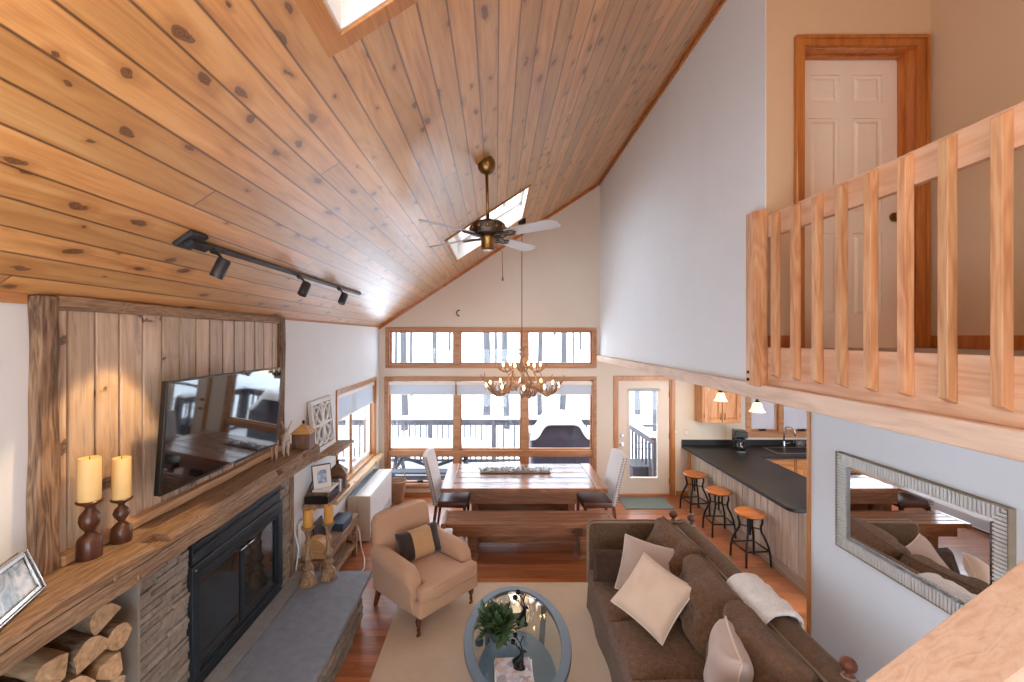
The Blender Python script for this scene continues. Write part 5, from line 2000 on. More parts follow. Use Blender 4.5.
# back: lofted slab, rounded top corners, leaning
rings = []
for k in range(13):
    t = k / 12
    z = .22 + t * .70
    hw = .36 + .015 * t
    if t > .88:
        hw -= .05 * ((t - .88) / .12) ** 2.2
    yb = .325 + .125 * t
    dep = .15 - .03 * t
    ring = []
    for i in range(20):
        a = 2 * PI * i / 20
        ca, sa = math.cos(a), math.sin(a)
        e = .35
        ring.append(Vector((hw * abs(ca) ** e * (1 if ca > 0 else -1), yb - .04 + dep / 2 * abs(sa) ** .6 * (1 if sa > 0 else -1), z + (.02 * (1 - ca * ca) if k == 12 else 0))))
    rings.append(ring)
mb = MB()
mb.loft(rings)
mb.build('backrest', M['chairfab'], ac, smooth=True, bevel=.015, bseg=3)
for x, y in ((-.345, -.36), (.345, -.36)):
    mb = MB()
    mb.lathe([(.012, .05), (.016, .055), (.018, .08), (.013, .09), (.016, .10), (.026, .125), (.030, .16), (.022, .185), (.034, .20), (.036, .215)], (x, y, 0), 14)
    lg = mb.build('front_leg', M['legw'], ac, smooth='auto', angle=50)
    MB().lathe([(.018, -.008), (.024, -.004), (.024, .004), (.018, .008)], (x, y, .025), 14, M=Matrix.Rotation(PI / 2, 4, 'X')).tube([(x, y - .0, .025), (x, y, .052)], .008, 6).build('caster', M['brass'], lg, smooth='auto')
for x in (-.33, .33):
    mb = MB()
    mb.hexa([(x - .017, .37, 0), (x + .017, .37, 0), (x + .017, .405, 0), (x - .017, .405, 0), (x - .026, .28, .22), (x + .026, .28, .22), (x + .026, .33, .22), (x - .026, .33, .22)])
    mb.build('rear_leg', M['legw'], ac, bevel=.003)
# lumbar cushion in the chair
lc = thing('lumbar_cushion', 'oblong cushion, tan middle and dark ends, in the armchair', 'cushion', (-.763, 4.625, .47), math.radians(48.0), local=True)
Mc = MT((.03, .11, .145), rx=-.40, rz=-.08)
def band(u0, u1, mat, nm, sc=1.0):
    mb = MB()
    a, b = pillow_rings(.52, .32, .16)
    mb.grid(lambda i, j: Mc @ a(u0 + (u1 - u0) * i, j), 10, 10)
    mb.grid(lambda i, j: Mc @ b(u0 + (u1 - u0) * i, 1 - j), 10, 10)
    mb.grid(lambda i, j: Mc @ (a(u0 + (u1 - u0) * i, 1) if j < .5 else b(u0 + (u1 - u0) * i, 1)), 10, 1)
    mb.grid(lambda i, j: Mc @ (b(u0 + (u1 - u0) * i, 0) if j < .5 else a(u0 + (u1 - u0) * i, 0)), 10, 1)
    for u in (u0, u1):
        if u in (0.0, 1.0):
            mb.grid(lambda i, j: Mc @ (a(u, j) if i < .5 else b(u, j)), 1, 10)
    return mb.build(nm, mat, lc, smooth=True)
band(0.0, .30, M['beltfab'], 'dark_end')
band(.30, .72, M['beltmid'], 'tan_middle')
band(.72, 1.0, M['beltfab'], 'dark_end')

# ------------------------------------------------------------------ sofa (faces -x)
so = thing('sofa', 'long brown chenille sofa with high box arms and wooden finials', 'sofa', (1.5, 3.5, .0))
SX0, SX1, SY0, SY1 = .95, 2.02, 2.28, 4.58
# skirted base
rings = []
def skirt_ring(z, fl):
    pts = []
    n = 16
    cor = [(SX0 + .01, SY0), (SX1, SY0), (SX1, SY1), (SX0 + .01, SY1)]
    for q in range(4):
        p, r_ = cor[q], cor[(q + 1) % 4]
        for i in range(n):
            t = i / n
            x = p[0] + (r_[0] - p[0]) * t
            y = p[1] + (r_[1] - p[1]) * t
            nx, ny = {0: (0, -1), 1: (1, 0), 2: (0, 1), 3: (-1, 0)}[q]
            w = fl * (.6 + .4 * math.sin(t * 22 + q))
            pts.append(Vector((x + nx * w, y + ny * w, z)))
    return pts
mb = MB()
mb.loft([skirt_ring(.014, .028), skirt_ring(.10, .018), skirt_ring(.22, .008), skirt_ring(.30, 0)])
mb.build('skirted_base', M['sofacord'], so, smooth='auto', angle=50)
# arms: thin upright panels with rounded front top corner
for ya, yb in ((SY1 - .085, SY1), (SY0, SY0 + .085)):
    prof = [(SX0, .28), (SX0, .84), (SX0 + .006, .885), (SX0 + .02, .91), (SX0 + .05, .92), (SX1 - .10, .92), (SX1 - .10, .28)]
    mb = MB()
    mb.prism(prof, 'y', ya, yb)
    ao = mb.build('armrest', M['sofacord'], so, bevel=.018, bseg=3, smooth='auto', angle=50)
    for yy in (ya + .012, yb - .012):
        mb = MB()
        mb.tube([(x, yy, z + .002) if i > 3 else (x - .002, yy, z) for i, (x, z) in enumerate(prof[:-1])], .008, 6)
        mb.build('arm_welt', M['piping'], ao, smooth=True)
# back: rounded-top long roll
rings = []
for k in range(25):
    y = SY0 + .004 + (SY1 - SY0 - .008) * k / 24
    sag = .004 * math.sin(k * 1.3)
    pr = [(1.76, .28), (1.80, .62), (1.815, .84), (1.835, .895), (1.875, .925 + sag), (1.93, .935 + sag), (1.985, .925), (2.012, .895), (2.018, .84), (2.018, .28)]
    rings.append([Vector((x, y, z)) for x, z in pr])
mb = MB()
mb.loft(rings)
bo = mb.build('backrest', M['sofacord'], so, smooth='auto', angle=50)
for x, z in ((2.008, .902), (1.836, .898)):
    mb = MB()
    mb.tube([(x, SY0 + .01 + (SY1 - SY0 - .02) * i / 20, z + .002 * math.sin(i)) for i in range(21)], .009, 6)
    mb.build('back_welt', M['piping'], bo, smooth=True)
# seat cushions
ys = [SY1 - .09, 3.66, 3.04, SY0 + .09]
for a, b in zip(ys, ys[1:]):
    y1_, y0_ = a - .004, b + .004
    mb = MB()
    nX, nY = 12, 10
    def top(u, v):
        x = SX0 - .01 + u * .86
        y = y0_ + v * (y1_ - y0_)
        crown = (1 - (2 * u - 1) ** 6) * (1 - (2 * v - 1) ** 6)
        return Vector((x, y, .455 + .06 * crown ** .5 + .006 * math.sin(9 * u + 5 * v) * crown))
    def bot(u, v):
        p = top(u, v)
        return Vector((p.x, p.y, .30))
    mb.grid(top, nX, nY)
    mb.grid(lambda u, v: bot(u, 1 - v), nX, nY)
    ed = [(i / nX, 0) for i in range(nX)] + [(1, j / nY) for j in range(nY)] + [(1 - i / nX, 1) for i in range(nX)] + [(0, 1 - j / nY) for j in range(nY)]
    r1 = [top(*e) for e in ed]
    r2 = [bot(*e) for e in ed]
    rm = []
    for p, q, e in zip(r1, r2, ed):
        m_2 = (p + q) / 2
        cx_, cy_ = SX0 + .42, (y0_ + y1_) / 2
        m_2.x += .012 * (1 if p.x > cx_ else -1) * (1 if e[0] in (0, 1) else 0)
        rm.append(m_2)
    mb.loft([r1, rm, r2], caps=False)
    mb.build('seat_cushion', M['chenille'], so, smooth='auto', angle=60, bevel=.006)
# loose back cushions
for i, (yc_, w_, ln, tw, xo, zz, h_) in enumerate(((4.14, .62, -.34, .14, 1.655, .735, .55), (3.46, .64, -.36, -.08, 1.645, .72, .53), (2.78, .64, -.36, .06, 1.65, .725, .53), (2.62, .40, -.34, -.05, 1.66, .73, .54))[:3]):
    Mq = Matrix.Translation((xo, yc_, zz)) @ Matrix.Rotation(-ln, 4, 'Y') @ Matrix.Rotation(PI / 2 + tw, 4, 'Z')
    mb = MB()
    ring = pillow(mb, w_ + .06, h_ - .02, .33, Mq, 16, .04, seed=i, wr=.022)
    ob = mb.build('back_cushion', M['chenille'], so, smooth=True)
    mb = MB()
    closed_tube(mb, ring, .006, 6)
    mb.build('cushion_welt', M['sofacord'], ob, smooth=True)
# finials on turned posts
for i, (x, y, z) in enumerate(((1.83, 4.545, .92), (1.965, 4.42, .932), (1.955, 2.44, .932))):
    mb = MB()
    mb.lathe([(.020, -.04), (.020, 0), (.030, .006), (.030, .014), (.014, .022), (.016, .032), (.036, .048), (.043, .068), (.040, .086), (.028, .102), (.010, .110)], (x, y, z), 18)
    mb.build('finial', M['legw'], so, smooth=True)
    closed = MB()
    closed_tube(closed, [Vector((x + .026 * math.cos(2 * PI * k / 16), y + .026 * math.sin(2 * PI * k / 16), z + .004)) for k in range(16)], .010, 6)
    closed.build('rope_tie', M['piping'], so, smooth=True)


def free_pillow(name, label, w, h, t, loc, face, up, mat, pip=None, seed=0, pinch=.07, wr=.004, group='throw pillows on the sofa'):
    """face: direction the front looks; up: rough up direction of the cushion's height"""
    n = Vector(face).normalized()
    u = Vector(up)
    z_ = (u - n * u.dot(n)).normalized()
    x_ = z_.cross(n) * -1
    R = Matrix((x_, n, z_)).transposed().to_4x4()
    Mq = Matrix.Translation(loc) @ R
    r = thing(name, label, 'pillow', (loc[0], loc[1], loc[2] - h / 2), group=group)
    mb = MB()
    ring = pillow(mb, w, h, t, Mq, 18, pinch, seed, wr)
    mb.build('pillow_cover', mat, r, smooth=True)
    mb = MB()
    closed_tube(mb, ring, .007, 6)
    mb.build('piping', pip or mat, r, smooth=True)
    return r


free_pillow('throw_pillow', 'small dark brown furry pillow at the far sofa arm', .34, .28, .17, (1.095, 4.17, .655), (-.05, -1, .35), (0.05, .3, 1), M['fur'], seed=1, pinch=.03)
free_pillow('throw_pillow', 'plain beige piped pillow behind the large cream pillow', .47, .47, .15, (1.36, 3.98, .72), (-.35, -.72, .5), (.22, .2, 1), M['beige'], M['creamp'], seed=2)
free_pillow('throw_pillow', 'large cream velvet pillow tilted on its corner, front of the sofa pillows', .48, .48, .16, (1.245, 3.50, .765), (-.45, -.5, .70), (.30, .13, .35), M['cream'], M['creamp'], seed=3, wr=.006)
free_pillow('throw_pillow', 'pale piped pillow seen edge-on at the bottom edge of the photo', .46, .46, .20, (1.43, 2.72, .735), (-.95, .30, .15), (.15, .0, 1), M['beige'], M['creamp'], seed=4)

# fleece throw over the sofa back
rn = random.Random(9)
pr = [(1.765, .62), (1.785, .75), (1.795, .84), (1.815, .905), (1.86, .948), (1.93, .960), (1.995, .950), (2.036, .905), (2.044, .82), (2.046, .70), (2.046, .56)]
mb = MB()
NT_ = 22
yt0, yt1 = 2.93, 3.42
def thr(u, v, off):
    k = u * (len(pr) - 1)
    i = min(int(k), len(pr) - 2)
    f = k - i
    x = pr[i][0] + (pr[i + 1][0] - pr[i][0]) * f
    z = pr[i][1] + (pr[i + 1][1] - pr[i][1]) * f
    y = yt0 + (yt1 - yt0) * v + .012 * math.sin(u * 9) + .02 * (u - .5)
    b = .006 * math.sin(v * 17 + u * 5) + .004 * math.sin(v * 31 - u * 11)
    cx_, cz_ = 1.92, .78
    d_ = Vector((x - cx_, 0, z - cz_)).normalized()
    return Vector((x, y, z)) + d_ * (b + off)
nu_, nv_ = 30, 22
mb.grid(lambda u, v: thr(u, v, .038), nu_, nv_)
mb.grid(lambda u, v: thr(u, 1 - v, .004), nu_, nv_)
ed = [(i / nu_, 0) for i in range(nu_)] + [(1, j / nv_) for j in range(nv_)] + [(1 - i / nu_, 1) for i in range(nu_)] + [(0, 1 - j / nv_) for j in range(nv_)]
mb.loft([[thr(u, v, .038) for u, v in ed], [thr(u, v, .013) + Vector((0, (.012 if v == 1 else -.012 if v == 0 else 0), 0)) for u, v in ed], [thr(u, v, .004) for u, v in ed]], caps=False)
o = mb.build('throw_blanket', M['throw'], base=(1.92, 3.25, .9), smooth=True, subsurf=1)
tag(o, 'fluffy white fleece throw folded over the sofa back', 'blanket')

# ------------------------------------------------------------------ coffee table
ct = thing('coffee_table', 'oval grey metal coffee table with inset glass top', 'coffee table', (.165, 3.50, .012))
tcx, tcy, ta, tbb = .165, 3.50, .42, .69


def oval(a, b, z, n=64):
    return [Vector((tcx + a * math.cos(2 * PI * i / n), tcy + b * math.sin(2 * PI * i / n), z)) for i in range(n)]


def ovring(z0, z1, a0, b0, a1, b1):
    mb = MB()
    o1, i1, i0, o0 = oval(a0, b0, z1), oval(a1, b1, z1), oval(a1, b1, z0), oval(a0, b0, z0)
    mb.loft([o1, i1, i0, o0, o1], caps=False)
    return mb


ovring(.415, .452, ta, tbb, ta - .075, tbb - .075).build('top_rim', M['greymetal'], ct, bevel=.005, smooth='auto')
mb = MB()
mb.loft([oval(ta - .072, tbb - .072, .434), oval(ta - .072, tbb - .072, .444)])
mb.build('glass_top', M['tableglass'], ct)
mb = MB()
mb.loft([oval(.315, .50, .13), oval(.315, .50, .155)])
mb.build('lower_shelf', M['greymetal'], ct, bevel=.004)
for sx in (-1, 1):
    for sy in (-1, 1):
        a = math.atan2(sy * .62, sx * .62)
        p1 = Vector((tcx + (ta - .04) * math.cos(a), tcy + (tbb - .04) * math.sin(a), .42))
        p0 = Vector((tcx + (ta - .09) * math.cos(a), tcy + (tbb - .12) * math.sin(a), .012))
        MB().bar(p0, p1, .045, .025, up=(math.cos(a), math.sin(a), 0)).build('leg', M['greymetal'], ct, bevel=.003)

# plant in a vase
TZ = .4525
GZ = .444
px_, py_ = .01, 3.46
pl = thing('potted_plant', 'bushy green leafy plant in a blue-grey vase on the coffee table', 'plant', (px_, py_, GZ))
MB().lathe([(.045, 0), (.055, .006), (.062, .03), (.058, .055), (.048, .07), (.052, .08), (.046, .08)], (px_, py_, GZ), 22).build('vase', M['vase'], pl, smooth='auto', angle=50)
rn = random.Random(14)
mb = MB()
sm = MB()
for i in range(46):
    a = rn.uniform(0, 2 * PI)
    e = rn.uniform(.05, 1.35)
    L = rn.uniform(.10, .18)
    base_ = Vector((px_, py_, GZ + .07))
    d = Vector((math.cos(a) * math.cos(e), math.sin(a) * math.cos(e), math.sin(e)))
    tip = base_ + d * L
    sm.tube([base_, base_ + d * L * .5 + Vector((0, 0, .015)), tip], .0025, 5)
    for k in range(9):
        s = .35 + .65 * k / 8
        p = base_ + d * L * s
        la_ = a + rn.uniform(-1.7, 1.7)
        le = e + rn.uniform(-.9, .5)
        ld = Vector((math.cos(la_) * math.cos(le), math.sin(la_) * math.cos(le), math.sin(le)))
        ll = rn.uniform(.06, .10)
        sd = ld.cross(Vector((0, 0, 1)))
        sd = (sd.normalized() if sd.length > .05 else Vector((1, 0, 0))) * ll * .2
        nn_ = sd.cross(ld).normalized() * ll * .06
        mb.add([p, p + ld * ll * .3 + sd - nn_, p + ld * ll * .65 + sd * .9, p + ld * ll, p + ld * ll * .65 - sd * .9, p + ld * ll * .3 - sd - nn_, p + ld * ll * .5 + nn_],
               [(0, 1, 6), (1, 2, 6), (2, 3, 6), (3, 4, 6), (4, 5, 6), (5, 0, 6)])
mb.build('foliage', M['leaf'], pl, merge=False)
sm.build('stems', M['leaf'], pl, smooth=True)


def deer_holder(loc, rz, h, label):
    r = thing('deer_candle_holder', label, 'candle holder', loc, rz, group='black deer candle holders', local=True)
    k = h / .30

    def S(*p):
        return Vector(p) * k
    MB().lathe([(.055 * k, 0), (.055 * k, .01 * k), (.048 * k, .016 * k)], (0, 0, 0), 20, sy=.75).build('base', M['bronze'], r, smooth='auto')
    mb = MB()
    # sitting deer: haunch to chest to neck to head as one run
    mb.tube([S(-.05, 0, .02), S(-.045, 0, .045), S(-.015, 0, .065), S(.015, 0, .095), S(.022, 0, .13), (S(.026, 0, .155)), S(.045, 0, .165), S(.066, 0, .155)],
            [k * q for q in (.012, .030, .034, .028, .018, .017, .013, .006)], 12)
    for sy in (-1, 1):
        mb.tube([S(.02, sy * .018, .08), S(.03, sy * .02, .045), S(.032, sy * .02, .014)], [k * .012, k * .007, k * .006], 7)
        mb.tube([S(-.04, sy * .028, .05), S(-.01, sy * .034, .035), S(-.03, sy * .034, .018), S(.0, sy * .034, .014)], [k * .02, k * .013, k * .009, k * .006], 7)
        mb.tube([S(.022, sy * .014, .165), S(.008, sy * .032, .178)], [k * .007, k * .002], 6)
    mb.build('deer_body', M['bronze'], r, smooth=True)
    for sy in (-1, 1):
        mb = MB()
        mb.tube([S(.025, sy * .01, .168), S(.005, sy * .03, .195), S(.005, sy * .065, .215), S(.02, sy * .08, .245)], [k * .006, k * .0055, k * .005, k * .003], 6)
        mb.tube([S(.005, sy * .03, .195), S(-.02, sy * .035, .225), S(-.022, sy * .03, .25)], [k * .005, k * .004, k * .002], 6)
        mb.tube([S(.005, sy * .05, .208), S(.015, sy * .05, .245)], [k * .004, k * .002], 6)
        an = mb.build('antler', M['bronze'], r, smooth=True)
        c = S(-.05, sy * .046, .25)
        mb = MB()
        mb.lathe([(.006 * k, -.012 * k), (.022 * k, 0), (.024 * k, .022 * k), (.019 * k, .022 * k), (.017 * k, .004 * k)], c, 16)
        mb.tube([S(-.02, sy * .035, .225), c - Vector((0, 0, .008 * k))], k * .004, 6)
        mb.build('candle_cup', M['bronze'], an, smooth='auto')
    return r


deer_holder((.215, 3.64, GZ), math.radians(-20), .27, 'black deer candle holder farther back on the coffee table, right of the plant')
MZ = GZ
stack = []
mz = .444
for i, (w_, d_, h_, rz_, lb, mt) in enumerate(((.27, .30, .022, .03, 'thick magazine with a colourful cover, bottom of the coffee table pile', 'mag'), (.26, .29, .012, -.04, 'glossy magazine second from the bottom of the pile', 'heater'), (.25, .28, .012, .05, 'colourful magazine on top of the pile, under the nearer deer', 'mag'))):
    r = thing('magazine', lb, 'magazine', (.125, 3.06, mz), rz_, group='magazines on the coffee table', local=True)
    MB().box(-w_ / 2 + .002, w_ / 2 - .003, -d_ / 2 + .003, d_ / 2 - .003, .001, h_ - .001).build('pages', M['white'], r)
    MB().box(-w_ / 2, w_ / 2, -d_ / 2, d_ / 2, h_ - .001, h_).box(-w_ / 2, w_ / 2, -d_ / 2, d_ / 2, 0, .001).box(-w_ / 2, -w_ / 2 + .002, -d_ / 2, d_ / 2, .001, h_ - .001).build('cover', M[mt], r)
    mz += h_
deer_holder((.165, 3.10, mz), math.radians(-15), .23, 'black deer candle holder standing on the magazines')
tl = MB().lathe([(.028, 0), (.032, .004), (.034, .03), (.028, .034)], (-.13, 3.40, GZ), 16).build('votive_cup', M['vase'], base=(-.13, 3.40, GZ), smooth='auto')
tag(tl, 'small dark blue votive cup left of the plant on the coffee table', 'candle cup')

# ------------------------------------------------------------------ ribbed mirror on the right wall
mi = thing('wall_mirror', 'rectangular mirror with ribbed silver frame on the right wall', 'mirror', (XM, 2.8, 1.2))
mY0, mY1 = XM * F / (1018 - CX), XM * F / (841 - CX)
mY0 += .01
mZ0, mZ1 = 1.228, 1.938
fwid = .078
rn = random.Random(2)
def rib(mb, y0, y1, z0, z1):
    mb.box(XM - .040, XM - .004, y0, y1, z0, z1)
p = .022
def ribrow(name, along, a0, a1, inner0, inner1, corner):
    mb = MB()
    n = int((a1 - a0) / p)
    st_ = (a1 - a0) / n
    for i in range(n):
        s0 = a0 + i * st_
        s1 = s0 + st_ * .66
        cutL = corner(s0)
        lo, hi = cutL
        # sloping frame: thick outside, thin inside
        if along == 'y':
            mb.box(XM - .034, XM - .006, s0, s1, lo, hi)
        else:
            mb.box(XM - .034, XM - .006, lo, hi, s0, s1)
    return mb
def mit(s, a0, a1):
    return min(fwid, max(.004, min(s - a0 + .004, a1 - s)))
backm = MB()
for q in ((mY0, mY1, mZ0, mZ0 + fwid), (mY0, mY1, mZ1 - fwid, mZ1), (mY0, mY0 + fwid, mZ0 + fwid, mZ1 - fwid), (mY1 - fwid, mY1, mZ0 + fwid, mZ1 - fwid)):
    backm.box(XM - .022, XM - .001, *q)
fr_ = backm.build('mirror_frame', M['ribsilver'], mi)
ribrow('b', 'y', mY0, mY1, 0, 0, lambda s: (mZ0, mZ0 + mit(s, mY0, mY1))).build('frame_ribbing', M['ribsilver'], fr_, bevel=.002)
ribrow('t', 'y', mY0, mY1, 0, 0, lambda s: (mZ1 - mit(s, mY0, mY1), mZ1)).build('frame_ribbing', M['ribsilver'], fr_, bevel=.002)
ribrow('l', 'z', mZ0, mZ1, 0, 0, lambda s: (mY0, mY0 + mit(s, mZ0, mZ1))).build('frame_ribbing', M['ribsilver'], fr_, bevel=.002)
ribrow('r', 'z', mZ0, mZ1, 0, 0, lambda s: (mY1 - mit(s, mZ0, mZ1), mY1)).build('frame_ribbing', M['ribsilver'], fr_, bevel=.002)
mb = MB()
mb.box(XM - .042, XM - .001, mY0 - .005, mY0, mZ0 - .005, mZ1 + .005).box(XM - .042, XM - .001, mY1, mY1 + .005, mZ0 - .005, mZ1 + .005)
mb.box(XM - .042, XM - .001, mY0, mY1, mZ1, mZ1 + .005).box(XM - .042, XM - .001, mY0, mY1, mZ0 - .005, mZ0)
mb.build('outer_edge', plain('mirror_edge', lin(156, 142, 120), .5, .08, 20), fr_, bevel=.002)
gy0, gy1, gz0, gz1 = mY0 + fwid, mY1 - fwid, mZ0 + fwid, mZ1 - fwid
mb = MB()
e = .028
x_ = XM - .014
mb.add([(x_ + .006, gy0, gz0), (x_ + .006, gy1, gz0), (x_ + .006, gy1, gz1), (x_ + .006, gy0, gz1), (x_, gy0 + e, gz0 + e), (x_, gy1 - e, gz0 + e), (x_, gy1 - e, gz1 - e), (x_, gy0 + e, gz1 - e),
        (x_ + .010, gy0, gz0), (x_ + .010, gy1, gz0), (x_ + .010, gy1, gz1), (x_ + .010, gy0, gz1)],
       [(0, 1, 5, 4), (1, 2, 6, 5), (2, 3, 7, 6), (3, 0, 4, 7), (4, 5, 6, 7), (8, 9, 10, 11), (0, 1, 9, 8), (1, 2, 10, 9), (2, 3, 11, 10), (3, 0, 8, 11)])
mb.build('mirror_glass', M['mirror'], mi)
# ------------------------------------------------------------------ kitchen
CT = .90
bar = thing('breakfast_bar', 'L-shaped black counter on a grey plank bar front', 'kitchen counter', (3.8, 6.2, 0))
cX0, cX1, cYn = 3.29, 4.25, 4.90
R_ = .10
poly = [(cX0, YB - .001), (cX0, cYn + R_)] + [(cX0 + R_ - R_ * math.cos(a), cYn + R_ - R_ * math.sin(a)) for a in [PI / 2 * i / 8 for i in range(1, 9)]]
poly += [(cX1, cYn), (cX1, 7.08), (6.25, 7.08), (6.25, YB - .001)]
SKX = (4.62, 5.42, 7.22, 7.66)
mb = MB()
mb.prism(poly, 'z', CT - .045, CT)
mb.build('countertop', M['counter'], bar, bevel=.006, bseg=3)
MB().box(cX0, 6.25, YB - .022, YB - .001, CT, CT + .10).build('backsplash', M['counter'], bar, bevel=.004)
pX = 3.414
mb = MB()
y = 4.86
rn = random.Random(31)
yy = [7.79]
while yy[-1] > 4.80:
    yy.append(yy[-1] - .141)
for a, b in zip(yy[1:], yy):
    mb.box(pX, pX + .018, a + .005, b - .005, .10, CT - .046)
    
mb.build('plank_front', M['bar'], bar, bevel=.004)
MB().box(pX - .016, pX, yy[-1], 7.79, .0, .135).build('baseboard', M['barbase'], bar, bevel=.003)
MB().box(pX + .019, cX1 - .12, yy[-1] + .01, 7.78, 0.0, CT - .046).build('bar_core', M['bar'], bar)
MB().box(pX - .02, pX + .03, 7.70, 7.80, 0.14, CT - .046).build('end_post', M['cab'], bar, bevel=.002)

# base cabinets below the back counter
for i, (a, b, lb) in enumerate(((4.27, 4.84, 'oak base cabinet under the black back counter, at the inside corner'), (4.85, 5.44, 'oak base cabinet under the sink, right of the corner cabinet'), (5.45, 6.04, 'oak base cabinet farthest right under the back counter'))):
    c = thing('base_cabinet', lb, 'cabinet', ((a + b) / 2, 7.4, 0), group='oak base cabinets along the back wall')
    MB().box(a, b, 7.14, YB - .03, .10, CT - .046).build('cabinet_body', M['cab'], c, bevel=.002)
    MB().box(a, b, 7.20, YB - .03, 0, .10).build('toe_kick', M['black'], c)
    d = MB().box(a + .02, b - .02, 7.12, 7.139, .69, CT - .065).build('drawer', M['oakx'], c, bevel=.004)
    MB().ball(((a + b) / 2, 7.105, .76), .014, .014, .014, 10, 7).build('knob', M['brass'], d, smooth=True)
    d = MB().box(a + .02, b - .02, 7.12, 7.139, .13, .67).build('door', M['cab'], c, bevel=.004)
    MB().ball((b - .06, 7.105, .60), .014, .014, .014, 10, 7).build('knob', M['brass'], d, smooth=True)

# upper cabinet
uc = thing('upper_cabinet', 'two-door honey oak wall cabinet above the coffee maker', 'cabinet', (3.85, 7.65, 1.34))
ux0, ux1, uz0, uz1, uy = 3.52, 4.175, 1.345, 2.25, 7.50
MB().box(ux0, ux1, uy + .02, YB - .001, uz0, uz1).build('cabinet_body', M['cab'], uc, bevel=.002)
mb = MB()
MB().box(ux0, ux1, uy, uy + .019, uz0, uz0 + .03).box(ux0, ux0 + .035, uy, uy + .019, uz0 + .03, uz1).box(ux1 - .035, ux1, uy, uy + .019, uz0 + .03, uz1).build('face_frame', M['cab'], uc, bevel=.002)
um = (ux0 + ux1) / 2
for a, b, hs in ((ux0 + .025, um - .006, 1), (um + .006, ux1 - .025, -1)):
    mb = MB()
    t = .055
    z0_, z1_ = uz0 + .02, uz1 - .02
    mb.box(a, a + t, uy - .02, uy - .001, z0_, z1_).box(b - t, b, uy - .02, uy - .001, z0_, z1_).box(a + t, b - t, uy - .02, uy - .001, z0_, z0_ + t).box(a + t, b - t, uy - .02, uy - .001, z1_ - t, z1_)
    mb.box(a + t, b - t, uy - .010, uy - .002, z0_ + t, z1_ - t)
    e = .03
    mb.hexa([(a + t + .008, uy - .010, z0_ + t + .008), (b - t - .008, uy - .010, z0_ + t + .008), (b - t - .008, uy - .010, z1_ - t - .008), (a + t + .008, uy - .010, z1_ - t - .008),
             (a + t + e, uy - .018, z0_ + t + e), (b - t - e, uy - .018, z0_ + t + e), (b - t - e, uy - .018, z1_ - t - e), (a + t + e, uy - .018, z1_ - t - e)])
    d = mb.build('cabinet_door', M['cab'], uc, bevel=.002)
    hx = b - .028 if hs > 0 else a + .028
    MB().tube([(hx, uy - .022, uz0 + .07), (hx, uy - .045, uz0 + .085), (hx, uy - .045, uz0 + .16), (hx, uy - .022, uz0 + .175)], .006, 6).build('pull_handle', M['iron'], d, smooth=True)
    MB().box((a - .004 if hs > 0 else b - .004), (a + .004 if hs > 0 else b + .004), uy - .022, uy - .018, uz0 + .10, uz0 + .16).build('hinge', M['iron'], d)

# sink and faucet
sk = thing('kitchen_sink', 'steel drop-in sink in the black counter below the kitchen window', 'sink', (5.02, 7.44, CT))
mb = MB()
a, b, c, d = SKX
for q in cells(a, b, c, d, [(a + .05, b - .05, c + .05, d - .05)]):
    mb.box(q[0], q[1], q[2], q[3], CT, CT + .006)
mb.build('sink_rim', M['steel'], sk, bevel=.003)
MB().box(a + .05, b - .05, c + .05, d - .05, CT + .0005, CT + .002).build('basin', M['iron'], sk)
fc = thing('kitchen_faucet', 'chrome gooseneck faucet at the kitchen window', 'faucet', (4.98, 7.62, CT))
fx_, fy_ = 4.975, 7.60
pts = [(fx_, fy_, CT + .11)] + [(fx_, fy_, CT + .28)] + [(fx_ + .06 - .06 * math.cos(t), fy_ - .05 + .05 * math.cos(t), CT + .28 + .10 * math.sin(t)) for t in [PI * i / 10 for i in range(1, 11)]] + [(fx_ + .122, fy_ - .10, CT + .235)]
MB().tube(pts, .013, 10).build('spout', M['chrome'], fc, smooth=True)
MB().lathe([(.030, .006), (.030, .016), (.022, .022), (.022, .11), (.014, .125)], (fx_, fy_, CT), 18).build('faucet_body', M['chrome'], fc, smooth='auto')
MB().tube([(fx_ + .01, fy_, CT + .07), (fx_ + .05, fy_ - .01, CT + .085), (fx_ + .10, fy_ - .015, CT + .10)], .007, 8).build('lever', M['chrome'], fc, smooth=True)
dr = thing('dish_caddy', 'silver wire caddy with glasses by the sink', 'caddy', (5.33, 7.70, CT))
mb = MB()
for z_ in (.012, .06, .10):
    closed_tube(mb, [Vector((5.24 + .0, 7.64, CT + z_)), Vector((5.42, 7.64, CT + z_)), Vector((5.42, 7.75, CT + z_)), Vector((5.24, 7.75, CT + z_))], .004, 5)
for i in range(7):
    for y_ in (7.64, 7.75):
        mb.tube([(5.24 + i * .03, y_, CT), (5.24 + i * .03, y_, CT + .10)], .003, 5)
mb.build('wire_rack', M['chrome'], dr, smooth=True)
for i in range(2):
    MB().lathe([(.026, .004), (.03, .01), (.034, .10), (.031, .10), (.026, .014)], (5.285 + i * .085, 7.695, CT), 16).build('glass', M['steel'], dr, smooth='auto')

